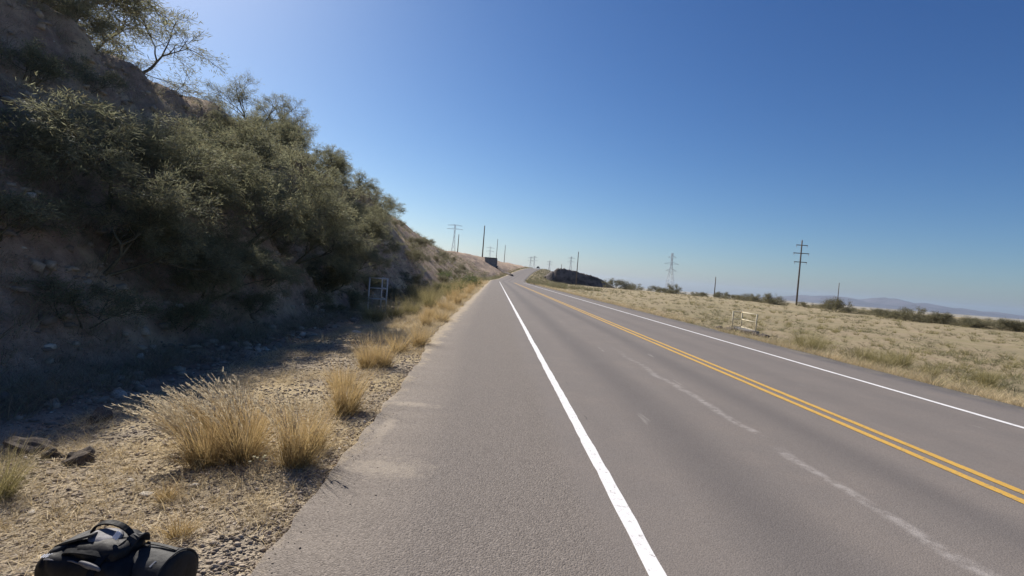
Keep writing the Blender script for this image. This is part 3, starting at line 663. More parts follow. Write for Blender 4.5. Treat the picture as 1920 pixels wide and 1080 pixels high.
tag(scatter_tufts("dry_verge_grass", pts, g.uniform(0.03, 0.12, len(pts)) * (1 + 0.02 * pts[:, 1]), 10, 0.028, M_straw, 5), "short straw-coloured grass covering the sandy left verge", "grass", None, "stuff")
# straw lying on the ground
pts = verge_points(g, 16000, -4.6, -1.05, 2.0, 16, 1.2, 231); n = len(pts); L = g.uniform(0.03, 0.14, n); a = g.uniform(0, 6.28, n)
zc = ground(pts[:, 0], pts[:, 1]) + g.uniform(0.004, 0.03, n); dx, dy = np.cos(a), np.sin(a); tz = g.normal(0, 0.15, n); wv = g.uniform(0.0012, 0.003, n)
P = np.stack([pts[:, 0], pts[:, 1], zc], 1); D = np.stack([dx, dy, tz], 1) * L[:, None] / 2; S = np.stack([-dy, dx, g.normal(0, .5, n)], 1) * wv[:, None]
V = np.stack([P - D - S, P - D + S, P + D + S, P + D - S], 1).reshape(-1, 3)
tag(put("straw_litter", mesh_np("straw_litter", V, np.arange(n)[:, None] * 4 + np.arange(4)[None], M_straw, np.tile([0, 0, 1, 1], n))), "loose dry straw lying over the gravel of the left verge", "straw", None, "stuff")
# gravel
def gravel(name, pts, size, mat, seed, sink=0.25, zfix=None):
    gg = np.random.default_rng(seed); n = len(pts)
    ang = np.arange(6) * np.pi / 3
    base = np.concatenate([np.stack([np.cos(ang), np.sin(ang), np.full(6, -0.25)], 1), np.stack([0.72 * np.cos(ang + .4), 0.72 * np.sin(ang + .4), np.full(6, 0.42)], 1), [[0, 0, 0.6], [0, 0, -0.6]]])
    T = np.array([t for i in range(6) for t in ((i, (i + 1) % 6, 6 + (i + 1) % 6), (i, 6 + (i + 1) % 6, 6 + i), (6 + i, 6 + (i + 1) % 6, 12), ((i + 1) % 6, i, 13))])
    v = base[None] * (1 + gg.uniform(-0.25, 0.25, (n, 14, 3))) + gg.normal(0, 0.10, (n, 14, 3)); t = gg.uniform(0, 6.28, n); c, s = np.cos(t)[:, None], np.sin(t)[:, None]
    v = v * gg.uniform(0.65, 1.35, (n, 1, 3)); tl = gg.normal(0, 0.35, (n, 1)); v0 = v[..., 0] * np.cos(tl) - v[..., 2] * np.sin(tl); v2 = v[..., 0] * np.sin(tl) + v[..., 2] * np.cos(tl)
    x = v0 * c - v[..., 1] * s; y = v0 * s + v[..., 1] * c; z = v2 * gg.uniform(0.55, 1.0, (n, 1))
    z0 = (ground(pts[:, 0], pts[:, 1]) if zfix is None else zfix) + size * (0.4 - sink)
    V = np.stack([x * size[:, None] + pts[:, :1], y * size[:, None] * 0.85 + pts[:, 1:], z * size[:, None] + z0[:, None]], -1).reshape(-1, 3)
    F = (np.arange(n)[:, None, None] * 14 + T[None]).reshape(-1, 3)
    return put(name, mesh_np(name, V, F, mat, np.zeros(len(V))))
def mat_gravel():
    q = NT("mixed_gravel"); r = q.n("ShaderNodeNewGeometry").outputs["Random Per Island"]
    c = q.mix(q.ramp(r, 0.0, 0.85), (0.19, 0.155, 0.125), (0.43, 0.355, 0.27)); c = q.mix(q.ramp(r, 0.96, 0.985), c, (0.62, 0.56, 0.47))
    f = q.noise(q.pos(), 40, 3, 0.6); c = q.mix(q.math('MULTIPLY', q.ramp(f, 0.4, 0.7), 0.35), c, (0.20, 0.165, 0.13))
    q.set(q.b.inputs["Base Color"], c); q.b.inputs["Roughness"].default_value = 0.92; q.b.inputs["Specular IOR Level"].default_value = 0.15
    return q.m
M_gravel = mat_gravel()
p1 = verge_points(g, 17000, -4.6, -1.0, 1.9, 13, 1.0); s1 = 0.006 + 0.016 * g.uniform(0, 1, len(p1)) ** 3 + 0.0006 * p1[:, 1]
p2 = np.stack([edge_left(yy := 2.0 * 8 ** g.uniform(0, 1, 2600)) - np.abs(g.normal(0, 0.16, 2600)) + 0.06, yy], 1); s2 = 0.006 + 0.014 * g.uniform(0, 1, 2600) ** 2
p3 = np.stack([g.uniform(-11, -4.6, 9000), 4.0 * 11 ** g.uniform(0, 1, 9000)], 1); s3 = 0.012 + 0.11 * g.uniform(0, 1, 9000) ** 7 + 0.0009 * p3[:, 1]
tag(gravel("gravel", np.concatenate([p1, p2]), np.concatenate([s1, s2]), M_gravel, 14), "grey and tan gravel strewn over the left verge", "gravel", None, "stuff")
tag(gravel("slope_rocks", p3, s3, M_gravel, 15), "loose stones lying on the shaded cut slope", "stones", None, "stuff")
yy = 2.1 * 9 ** g.uniform(0, 1, 420); p5 = np.stack([edge_left(yy) + np.abs(g.normal(0, 0.14, 420)) + 0.02, yy], 1)
tag(gravel("spilled_grit", p5, 0.0025 + 0.005 * g.uniform(0, 1, 420) ** 3 + 0.0002 * yy, M_gravel, 18, 0.28, 0.0), "loose grit spilled onto the asphalt along the left edge", "grit", None, "stuff")
p4 = np.stack([9.2 + np.abs(g.normal(0, 0.5, 1600)), 7 * 8 ** g.uniform(0, 1, 1600)], 1)
tag(gravel("right_edge_gravel", p4, 0.010 + 0.03 * g.uniform(0, 1, 1600) ** 3, M_gravel, 16), "fine gravel along the right road edge", "gravel", None, "stuff")
# low shrubs on the shaded slope
n = 5500; pts = np.stack([g.uniform(-11.2, -5.0, n), 5 * 9 ** g.uniform(0, 1, n)], 1)
tag(scatter_tufts("slope_ground_cover", pts, g.uniform(0.05, 0.30, n), 20, 0.03, M_slopeplant, 33, 1.0, 0.5), "low dry plants dotted over the shaded cut slope", "ground cover", None, "stuff")
n = 1500; yy = 44 * 5.0 ** g.uniform(0, 1, n); pts = np.stack([road_x(yy) - g.uniform(4.5, 24, n), yy], 1)
tag(scatter_tufts("hillside_ground_cover", pts, g.uniform(0.15, 0.6, n) * (0.7 + yy / 150), 16, 0.05, M_scrub, 34, 0.9, 0.4), "dry brush covering the sunlit hillside", "ground cover", None, "stuff")
n = 12000; r_ = 9.0 * 24 ** (g.uniform(0, 1, n)); th = g.uniform(R(0), R(62), n)
pts = np.stack([9.9 + r_ * np.sin(th) * 1.0, r_ * np.cos(th) + 2], 1)
keep = (pts[:, 0] - road_x(pts[:, 1]) > 9.7) & (fbm(pts[:, 0] / 5.5, pts[:, 1] / 5.5, 301, 3) + g.normal(0, 0.22, n) > 0.02); pts = pts[keep]; rr = np.hypot(pts[:, 0], pts[:, 1])
hgt = (0.05 + 0.24 * g.uniform(0, 1, len(pts)) ** 2.5) * (0.75 + rr / 110)
tag(scatter_tufts("desert_ground_cover", pts, hgt, 20, 0.055, M_scrub, 35, 1.1, 0.4), "low dry scrub scattered over the desert flat right of the road", "ground cover", None, "stuff")
n = 900; r_ = 10.0 * 20 ** (g.uniform(0, 1, n)); th = g.uniform(R(0), R(62), n); pts = np.stack([10.5 + r_ * np.sin(th), r_ * np.cos(th) + 2], 1)
keep = pts[:, 0] - road_x(pts[:, 1]) > 10.3; pts = pts[keep]; rr = np.hypot(pts[:, 0], pts[:, 1])
tag(scatter_tufts("desert_subshrubs", pts, (0.14 + 0.16 * g.uniform(0, 1, len(pts))) * (0.8 + rr / 120), 40, 0.05, M_grass_olive, 39, 1.0, 0.3), "darker olive subshrubs dotted over the desert flat", "ground cover", None, "stuff")
n = 2600; yy = 6.5 * 22 ** g.uniform(0, 1, n); pts = np.stack([road_x(yy) + 9.65 + np.abs(g.normal(0, 1.5, n)), yy], 1); ok = ~((yy > 22.5) & (yy < 29) & (pts[:, 0] < 13.9)); pts = pts[ok]; yy = yy[ok]; n = len(pts)
tag(scatter_tufts("right_verge_grass", pts, g.uniform(0.08, 0.30, n) * (0.9 + yy / 120), 18, 0.035, M_straw, 36, 0.7, 0.4), "pale dry grass along the right road edge", "grass", None, "stuff")
n = 1700; yy = 11 * 11 ** g.uniform(0, 1, n); pts = np.stack([road_x(yy) - 1.5 - np.abs(g.normal(0, 1.1, n)), yy], 1)
tag(scatter_tufts("far_verge_grass", pts, g.uniform(0.06, 0.22, n) * (0.9 + yy / 120), 18, 0.04, M_straw, 37, 0.7, 0.4), "golden dry grass along the left verge farther on", "grass", None, "stuff")
n = 2600; yy = 120 * 3.7 ** g.uniform(0, 1, n); sd = g.uniform(0, 1, n) < 0.65; u_ = np.where(sd, 9.9 + np.abs(g.normal(0, 9, n)), -1.9 - np.abs(g.normal(0, 2.2, n)))
pts = np.stack([road_x(yy) + u_, yy], 1)
tag(scatter_tufts("far_bank_brush", pts, g.uniform(0.3, 1.1, n), 16, 0.06, M_scrub, 40, 0.8, 0.4), "dry brush on the banks of the far road bend", "ground cover", None, "stuff")

# ------------------------------------------------------------------ stones, clods, litter
def rock_mesh(name, seed, mat, sub=2, flat=0.7, rough=0.35):
    bm = bmesh.new(); bmesh.ops.create_icosphere(bm, subdivisions=sub, radius=1.0)
    g_ = np.random.default_rng(seed); o = g_.uniform(-50, 50, 3); planes = [(Vector(g_.normal(0, 1, 3)).normalized(), g_.uniform(0.55, 0.9)) for _ in range(7)]
    for v in bm.verts:
        for nrm, dd in planes:
            e = v.co.dot(nrm) - dd
            if e > 0: v.co -= nrm * e
        k = 1 + rough * float(fbm(np.array([v.co.x * 1.6 + o[0]]), np.array([v.co.y * 1.6 + v.co.z * 2.1 + o[1]]), seed, 3)[0])
        v.co *= k; v.co.z *= flat
    me_ = bpy.data.meshes.new(name); bm.to_mesh(me_); bm.free(); me_.materials.append(mat); return me_
def stone(name, me_, x, y, s, label, cat, group=None, rz=0.0, sink=0.3, sc=(1, 1, 1), lift=0.0):
    o = put(name, me_); o.location = (x, y, gz(x, y) + s * sc[2] * (0.6 - sink) + lift); o.scale = [s * q for q in sc]; o.rotation_euler = (0.1, 0.15, rz)
    return tag(o, label, cat, group)
RC = [rock_mesh("clod_%d" % k, 100 + k, M_clod, 3, 0.75, 0.7) for k in range(3)]
RP = [rock_mesh("pale_%d" % k, 120 + k, M_pale, 2, 0.6, 0.4) for k in range(3)]
RR = [rock_mesh("rubble_%d" % k, 140 + k, M_rubble, 2, 0.75, 0.4) for k in range(3)]
stone("dirt_clod", RC[0], -3.98, 4.62, 0.14, "largest dark dirt clod at the sun and shade line by the left edge", "clod", sc=(1.3, 1, 0.9))
stone("dirt_clod", RC[1], -3.30, 4.30, 0.105, "dark dirt clod on the gravel right of the largest one", "clod", rz=1)
stone("dirt_clod", RC[2], -3.62, 4.42, 0.07, "smallest dark clod between the two bigger ones", "clod", rz=2)
stone("dirt_clod", RC[1], -4.15, 5.65, 0.11, "dark clod at the shade edge behind the others", "clod", rz=2.4)
for i, (x, y, s, lab) in enumerate(((-2.25, 3.52, 0.036, "white stone on the gravel nearest behind the duffel bag"), (-2.55, 3.80, 0.028, "small pale stone left of the white one"), (-1.98, 3.62, 0.026, "pale stone between duffel bag and plumed grass"),
        (-1.60, 2.98, 0.02, "pale pebble just right of the roll bag"), (-2.9, 3.4, 0.024, "pale pebble on the gravel left of the bag"), (-3.4, 13.1, 0.09, "flat pale rock on the sunlit sand below the olive bunches"), (-2.65, 11.7, 0.06, "pale rock on the sand left of the two side by side clumps"),
        (9.75, 9.9, 0.055, "left one of two white stones at the right road edge"), (10.05, 9.75, 0.06, "right one of two white stones at the right road edge"), (9.6, 12.4, 0.05, "pale stone on the right road edge alone"))):
    stone("pale_stone", RP[i % 3], x, y, s, lab, "stone", None, i * 1.3, 0.25, (1.4, 1, 0.8))
# two bleached curled scraps behind the front grass
e = empty("bleached_scrap", (-1.93, 5.30, gz(-1.93, 5.30) + 0.0), 0.1)
for x0, tl in ((-0.075, 0.15), (0.055, -0.2)):
    m = MB(); a = tl
    for dz, dy in ((0.030, -0.012), (0.062, 0.012)):
        m.path([(x0 + 0.05 * t, dy, dz + 0.012 * math.sin(3 * t + x0 * 9) + a * 0.02 * t) for t in np.linspace(-1, 1, 9)], [0.004 + 0.007 * math.cos(1.4 * t) for t in np.linspace(-1, 1, 9)], 7)
    m.build("curled_piece", M_pale, e, True)
m = MB(); m.path([(-0.03 + 0.05 * t, -0.02, 0.018 + 0.008 * math.sin(7 * t)) for t in np.linspace(0, 1, 7)], 0.011, 7); m.build("middle_piece", M_pale, e, True)
tag(e, "pale curled bone-like scrap lying behind the dense golden clump", "scrap")
# small yellow flowers in front of the clumps
fe = empty("flower_sprig", (-1.63, 3.78, gz(-1.63, 3.78))); m = MB(); fl = MB()
for k in range(6):
    tx, ty, tz = 0.05 * math.cos(k * 1.1), 0.03 * math.sin(k * 1.7), 0.10 + 0.015 * (k % 3)
    m.path([(0, 0, -0.01), (tx * 0.4, ty * 0.4, tz * 0.5), (tx, ty, tz)], [0.002, 0.0016, 0.0012], 5)
    for j in range(5):
        aa = j * 1.257; fl.tube((tx, ty, tz), (tx + 0.011 * math.cos(aa), ty + 0.011 * math.sin(aa), tz + 0.004), 0.0045, 0.003, 5)
m.build("stem", M_twig, fe); fl.build("blossom", plain("cream_blossom", (0.66, 0.60, 0.36), 0.7, 0.1), fe)
tag(fe, "tiny cream flower sprig at the foot of the middle golden clump", "flower")
# fallen stick
st = MB(); st.path([(-2.75 + 0.42 * t, 4.62 + 0.06 * math.sin(2 * t) - 0.05 * t, gz(-2.75 + 0.42 * t, 4.62) + 0.022) for t in np.linspace(0, 1, 8)], [0.010 - 0.006 * t for t in np.linspace(0, 1, 8)], 6)
tag(st.build("dry_stick", M_twig, None, True), "pale dry stick lying on the gravel left of the plumed grass", "stick")

# ------------------------------------------------------------------ pipe railings at the culvert ends
def railing(name, posts, panels, h, r, mat, label, rails, sags=0.0):
    base = posts[0]; e = empty(name, (base[0], base[1], gz(*base)))
    zz = max(gz(*p) for p in posts)
    for (x, y) in posts:
        m = MB(); m.tube((x - base[0], y - base[1], gz(x, y) - 0.15 - e.location.z), (x - base[0], y - base[1], zz + h - e.location.z), r, n=10); m.build("post", mat, e, True)
    for a, b in panels:
        for k, f in enumerate(rails):
            z = zz + h * f - e.location.z - (0.001 if f < 1 else r * 0.9); m = MB(); A, B = posts[a], posts[b]
            m.tube((A[0] - base[0], A[1] - base[1], z), (B[0] - base[0], B[1] - base[1], z), r * 0.85, n=10); m.build("rail", mat, e, True)
    return tag(e, label, "railing")
railing("pipe_railing", [(13.25, 27.9), (13.95, 28.3), (13.65, 26.1)], [(0, 1), (1, 2)], 1.02, 0.034, M_railpaint, "cream pipe railing standing at the right road edge above dark rubble", (1.0, 0.58, 0.16))
railing("pipe_railing", [(-5.15, 21.2), (-4.42, 21.2), (-4.92, 22.5)], [(0, 1), (1, 2)], 1.45, 0.03, M_railwhite, "white pipe railing in the shaded ditch on the left below the slope", (1.0, 0.70, 0.40))
# culvert headwall stubs under each railing
for nm, c, d, lab in (("culvert_headwall", (13.6, 27.2), (0.35, 2.6, 0.35), "low concrete headwall under the cream railing"), ("culvert_headwall", (-4.75, 21.9), (0.9, 0.5, 0.22), "low concrete culvert headwall under the white railing")):
    z = gz(*c); m = MB(); m.box((0, 0, 0), d); o = m.build(nm, M_concrete, None, False, 0.02); o.location = (c[0], c[1], z - 0.02); tag(o, lab, "headwall")
for k in range(16):
    t = k / 15; x = 12.35 + 0.7 * t + rs.uniform(-.12, .12); y = 27.6 - 3.6 * t + rs.uniform(-.2, .2)
    stone("rubble_rock", RR[k % 3], x, y, rs.uniform(0.15, 0.27), "dark broken rock in the rubble line at the foot of the cream railing", "rock", "rubble rocks below the cream railing", rs.uniform(0, 6), 0.2, (1.3, 1, 0.8))

# ------------------------------------------------------------------ poles and towers
def pole(x, y, z, h, r, label, arms=(), mat=None, cap=True, arm_len=3.0, group=None, az=0.0):
    e = empty("utility_pole", (x, y, z), az); m = MB()
    m.path([(0, 0, -0.8), (0, 0, h * 0.5), (0, 0, h)], [r, r * 0.85, r * 0.68], 10); m.build("post", mat or M_wood, e, True)
    for zf, al in arms:
        m = MB(); m.box((0, -r * 0.8, h * zf), (al, 0.16, 0.22)); a = m.build("crossarm", mat or M_wood, e)
        for sx in (-0.46, 0.46):
            q = MB(); q.tube((sx * al, -r * 0.8, h * zf - 0.62), (sx * al, -r * 0.8, h * zf - 0.10), 0.09, 0.07, 8); q.build("insulator", M_steel, a)
    if cap: m = MB(); m.tube((0, 0, h), (0, 0, h + 0.25), r * 0.3, r * 0.2, 8); m.build("top_pin", M_steel, e)
    return tag(e, label, "pole", group)
pole(90.3, 150.4, gz(90.3, 150.4), 19.4, 0.26, "tallest wooden pole with three crossarms standing in the open desert", ((0.925, 3.2), (0.80, 4.4), (0.665, 3.6)), az=R(-10))
pole(107.6, 248.1, gz(107.6, 248.1), 10.0, 0.26, "short bare pole left of the tall crossarm pole")
pole(102.5, 150.0, gz(102.5, 150) , 7.8, 0.13, "thin short pole rising behind the biggest round bush")
pole(34.7, 220.0, gz(34.7, 220), 14.6, 0.22, "pale slender pole in front of the dark rocky hill")
pole(-9.3, 318.0, gz(-9.3, 318), 19.2, 0.40, "thick dark pole on the hillside beside the concrete wall")
pole(-0.7, 370.0, gz(-0.7, 370), 15.6, 0.24, "slender pole right behind the concrete wall")
pole(5.4, 389.0, gz(5.4, 389), 13.2, 0.24, "pole rising behind the far hill right of the concrete wall")
pole(-20.1, 258.0, gz(-20.1, 258), 9.4, 0.24, "pole peeking over the hillside beside the faint steel tower")
pole(50.6, 400.0, gz(50.6, 400), 13.8, 0.26, "short pole poking over the dark rocky hill")
def tower(x, y, z, h, w, label, arms, t=0.22, az=0.0):
    e = empty("lattice_tower", (x, y, z), az); wt = w * 0.16
    def W(f): return (w + (wt - w) * min(1, f / 0.72)) / 2
    for sx in (-1, 1):
        for sy in (-1, 1):
            m = MB(); pts = [(sx * W(f), sy * W(f), h * f) for f in (0, 0.36, 0.72, 1.0)]
            for a, b in zip(pts[:-1], pts[1:]): m.tube((a[0], a[1], a[2] - 0.02), b, t / 2, n=4)
            m.build("leg", M_steel, e)
    m = MB(); N = 9; fs = [1 - (1 - k / N) ** 1.0 for k in range(N + 1)]
    for f0, f1 in zip(fs[:-1], fs[1:]):
        a, b = W(f0), W(f1); z0, z1 = h * f0, h * f1
        for s1 in (-1, 1):
            m.tube((-a, s1 * a, z0), (b, s1 * b, z1), t * .3, n=3); m.tube((a, s1 * a, z0), (-b, s1 * b, z1), t * .3, n=3)
            m.tube((s1 * a, -a, z0), (s1 * b, b, z1), t * .3, n=3); m.tube((s1 * a, a, z0), (s1 * b, -b, z1), t * .3, n=3)
    m.build("bracing", M_steel, e)
    for zf, al in arms:
        for s1 in (-1, 1):
            m = MB(); b = W(zf)
            for sy in (-1, 1): m.tube((s1 * b, sy * b, h * zf), (s1 * al, 0, h * zf + 0.15), t * .42, n=4); m.tube((s1 * b, sy * b, h * zf + 1.6), (s1 * al, 0, h * zf + 0.2), t * .42, n=4)
            m.build("crossarm", M_steel, e)
    return tag(e, label, "tower")
tower(144.2, 420, gz(144.2, 420), 33.5, 7.0, "steel lattice tower above the horizon bushes on the right", ((0.88, 3.5), (0.72, 6.0), (0.55, 4.5)), 0.24)
tower(-60.5, 700, 4.0, 62, 9.5, "faint lattice tower with two wide arms behind the left hillside", ((0.97, 10), (0.89, 11)), 0.38)
tower(-13.4, 900, 6.0, 45, 9, "faint lattice tower behind the concrete wall", ((0.93, 7), (0.8, 7)), 0.34)
tower(59.0, 900, 2.0, 37, 8, "left one of two faint towers above the far road crest", ((0.92, 6), (0.78, 6)), 0.34)
tower(66.0, 910, 2.0, 39, 8, "right one of two faint towers above the far road crest", ((0.92, 6), (0.78, 6)), 0.34)
tower(72.0, 700, 2.0, 25, 6, "smallest faint tower just right of the far road crest", ((0.92, 4), (0.78, 4)), 0.30)
tower(115.5, 800, 0.0, 40, 8, "faint tower behind the dark rocky hill left of the pale slender pole", ((0.92, 6), (0.78, 6)), 0.34)

# ------------------------------------------------------------------ concrete wall and dark drain on the far left hillside
wz = gz(-3.6, 288)
we = empty("concrete_wall", (-3.6, 288, wz), R(4))
m = MB(); m.box((0, 0, 0.9), (6.6, 2.4, 4.6)); m.build("wall_body", M_concrete, we, False, 0.05)
m = MB(); m.box((0, -0.1, 3.4), (7.0, 2.9, 0.5)); m.build("coping", plain("dark_coping", (0.06, 0.06, 0.065), 0.8), we, False, 0.04)
m = MB(); m.box((3.4, 0.2, 0.8), (0.6, 2.8, 4.4)); m.build("end_pier", M_concrete, we, False, 0.04)
tag(we, "dark concrete block structure on the far hillside beside the thick pole", "structure")
dp = [(0.0, 284), (1.5, 281), (2.8, 279), (4.3, 275), (5.7, 271), (7.0, 258), (7.9, 247)]
m = MB(); m.path([(x, y, gz(x, y) + 0.35) for x, y in dp], [0.9, 0.95, 0.95, 0.9, 0.8, 0.7, 0.55], 8)
tag(m.build("rock_berm", M_rockdark, None, True), "dark narrow berm running down from the concrete block to the far road", "berm")

# ------------------------------------------------------------------ vehicle on the far crest
ve = empty("pickup_truck", (road_x(432) + 3.2, 432, float(road_z(432))), R(-14))
M_vp = plain("dark_vehicle_paint", (0.025, 0.024, 0.026), 0.35, 0.1, 2, 0, 0, 0.5); M_gl = plain("vehicle_glass", (0.03, 0.035, 0.04), 0.08, 0.1, 2, 0, 0, 0.6); M_ty = plain("tyre_rubber", (0.02, 0.02, 0.02), 0.9)
m = MB(); m.box((0, 0, 0.82), (1.95, 5.3, 0.72)); m.build("body", M_vp, ve, False, 0.10)
m = MB(); V = [(-.88, -.9, 1.17), (.88, -.9, 1.17), (.88, 1.3, 1.17), (-.88, 1.3, 1.17), (-.74, -.55, 1.86), (.74, -.55, 1.86), (.74, .75, 1.86), (-.74, .75, 1.86)]
m.add(V, [(3, 2, 1, 0), (4, 5, 6, 7), (0, 1, 5, 4), (1, 2, 6, 5), (2, 3, 7, 6), (3, 0, 4, 7)]); cab = m.build("cab", M_vp, ve, False, 0.05)
m = MB(); m.box((0, -0.745, 1.52), (1.38, 0.03, 0.44), Matrix.Rotation(R(-27), 3, 'X')); m.build("windscreen", M_gl, cab)
for sx in (-.86, .86):
    for sy in (-1.65, 1.6):
        m = MB(); m.tube((sx - .13, sy, .38), (sx + .13, sy, .38), .38, n=18); w_ = m.build("wheel", M_ty, ve)
        q = MB(); q.tube((sx - .14, sy, .38), (sx + .14, sy, .38), .2, n=12); q.build("rim", M_steel, w_)
for sx in (-.72, .72): m = MB(); m.box((sx, -2.66, 0.92), (.36, .04, .18)); m.build("headlight", plain("headlight_glass", (0.6, 0.6, 0.58), 0.2, 0.05), ve)
tag(ve, "small dark vehicle coming over the far road crest", "vehicle")

# ------------------------------------------------------------------ bags on the gravel
def mat_nylon(name, col, rough=0.55):
    q = NT(name); tc = q.n("ShaderNodeTexCoord").outputs["Object"]
    n1 = q.noise(tc, 14, 4, 0.6); c = q.mix(q.ramp(n1, 0.35, 0.7), tuple(x * 0.8 for x in col), tuple(x * 1.3 + 0.004 for x in col))
    dust = q.ramp(q.noise(tc, 30, 5, 0.75), 0.60, 0.85); c = q.mix(q.math('MULTIPLY', dust, 0.03), c, (0.30, 0.26, 0.21))
    q.set(q.b.inputs["Base Color"], c); q.b.inputs["Roughness"].default_value = rough; q.b.inputs["Specular IOR Level"].default_value = 0.22
    w = q.noise(tc, 9, 3, 0.5); b1 = q.bump(w, 0.5, 0.02)
    wv = q.n("ShaderNodeTexWave", wave_type='BANDS'); q.set(wv.inputs["Vector"], tc); wv.inputs["Scale"].default_value = 160
    q.set(q.b.inputs["Normal"], q.bump(wv.outputs[0], 0.25, 0.001, b1)); return q.m
M_nylon = mat_nylon("black_nylon", (0.010, 0.010, 0.012)); M_grey = mat_nylon("grey_shell_fabric", (0.17, 0.165, 0.18), 0.5); M_char = mat_nylon("charcoal_fabric", (0.030, 0.031, 0.034), 0.6)
M_bw = plain("white_plastic", (0.78, 0.78, 0.80), 0.4, 0.05)
def superell(a, b, c, e1, e2, nu=48, nv=28, wr=0.0, seed=1):
    u = np.linspace(-np.pi, np.pi, nu, endpoint=False); v = np.linspace(-np.pi / 2 + 1e-3, np.pi / 2 - 1e-3, nv); U, Vv = np.meshgrid(u, v)
    f = lambda t, e: np.sign(t) * np.abs(t) ** e
    X = a * f(np.cos(Vv), e1) * f(np.cos(U), e2); Y = b * f(np.cos(Vv), e1) * f(np.sin(U), e2); Z = c * f(np.sin(Vv), e1)
    k = 1 + wr * fbm(X * 11 + Z * 7, Y * 11 - Z * 9, seed, 3); P = np.stack([X * k, Y * k, Z * k], -1).reshape(-1, 3)
    i = np.arange(nv - 1)[:, None] * nu + np.arange(nu)[None]; j = np.arange(nv - 1)[:, None] * nu + (np.arange(nu)[None] + 1) % nu
    return P, np.stack([i, j, j + nu, i + nu], -1).reshape(-1, 4)
def soft(name, P, F, mat, parent, loc, rot=(0, 0, 0)):
    o = put(name, mesh_np(name, P, F, mat, smooth_=True), parent); o.location = loc; o.rotation_euler = rot; return o
bx_, by_ = -1.685, 2.33
be = empty("duffel_bag", (bx_, by_, gz(bx_, by_)), R(-6)); be.scale = (0.90, 0.90, 0.98)
P, F = superell(0.235, 0.14, 0.14, 0.42, 0.40, 72, 40, 0.13, 3); P[:, 2] *= 1 - 0.10 * (P[:, 0] / 0.235) ** 2
body = soft("main_body", P, F, M_nylon, be, (0, 0, 0.135))
P, F = superell(0.165, 0.115, 0.055, 0.7, 0.6, 56, 26, 0.20, 5); soft("top_lid", P, F, M_nylon, be, (0.02, 0.01, 0.262), (0, R(-3), 0))
P, F = superell(0.075, 0.055, 0.014, 0.8, 0.9, 40, 12, 0.05, 6); soft("grey_panel", P, F, M_grey, be, (0.035, 0.0, 0.318), (R(12), R(2), R(14)))
P, F = superell(0.055, 0.10, 0.016, 0.8, 0.7, 32, 12, 0.08, 7); soft("end_panel", P, F, M_char, be, (-0.165, 0.02, 0.262), (0, R(-24), 0))
P, F = superell(0.06, 0.012, 0.024, 0.7, 0.9, 32, 12, 0.08, 9); soft("side_flap", P, F, M_grey, be, (0.075, -0.128, 0.250), (R(42), R(6), R(-6)))
ang = np.linspace(0, math.pi, 17)
m = MB(); m.ribbon([(0.025 - 0.115 * math.cos(t), 0.055 - 0.015 * math.sin(t), 0.262 + 0.102 * math.sin(t) ** 0.8) for t in ang], 0.030, 0.008, (0, 1, 0.3)); m.build("handle", M_nylon, be, False, 0.002)
m = MB(); m.ribbon([(0.02 - 0.125 * math.cos(t), -0.080 - 0.02 * math.sin(t), 0.258 + 0.035 * math.sin(t) ** 0.8) for t in ang], 0.028, 0.008, (0, 1, 0.5)); m.build("handle", M_nylon, be, False, 0.002)
m = MB(); m.ribbon([(-0.20 + 0.20 * t, -0.02 - 0.02 * math.sin(3 * t), 0.252 + 0.085 * t ** 0.7) for t in np.linspace(0, 1, 12)], 0.040, 0.010, (0.2, 1, 0)); m.build("shoulder_strap", M_char, be, False, 0.002)
m = MB(); m.ribbon([(0.115 + 0.015 * math.sin(5 * t), 0.03 - 0.20 * t, 0.305 + 0.03 * math.sin(2.2 * t) - 0.13 * t * t) for t in np.linspace(0, 1, 14)], 0.036, 0.008, (1, 0.1, 0)); m.build("compression_strap", M_nylon, be, False, 0.002)
m = MB(); m.ribbon([(0.165 + 0.02 * math.sin(4 * t), 0.09 - 0.10 * t, 0.275 + 0.05 * math.sin(3.0 * t)) for t in np.linspace(0, 1, 14)], 0.050, 0.008, (1, 0.3, 0.2)); m.build("strap_pad", M_char, be, False, 0.002)
m = MB(); m.box((0, 0, 0), (0.026, 0.010, 0.034), Matrix.Rotation(R(20), 3, 'Y') @ Matrix.Rotation(R(-35), 3, 'X')); bk = m.build("buckle", M_bw, be, False, 0.003); bk.location = (0.118, -0.030, 0.345)
for k in range(4):
    m = MB(); m.box((0, 0, 0), (0.008, 0.020, 0.002), Matrix.Rotation(R(-28), 3, 'Z')); o = m.build("logo_mark", M_bw, be); o.location = (-0.196 + 0.0125 * k, -0.098, 0.2505 + 0.0022 * k); o.rotation_euler = (R(28), R(-14), 0)
m = MB(); m.path([(-0.17 + 0.20 * t, -0.117 - 0.004 * math.sin(9 * t), 0.246 + 0.004 * math.sin(11 * t) + 0.008 * t) for t in np.linspace(0, 1, 16)], 0.0038, 7); m.build("piping", M_grey, be, True)
m = MB(); m.tube((0, -0.140, 0.155), (0, -0.146, 0.155), 0.006, n=10); m.build("rivet", M_steel, be)
tag(be, "black duffel bag with straps and grey top panel on the gravel", "bag")

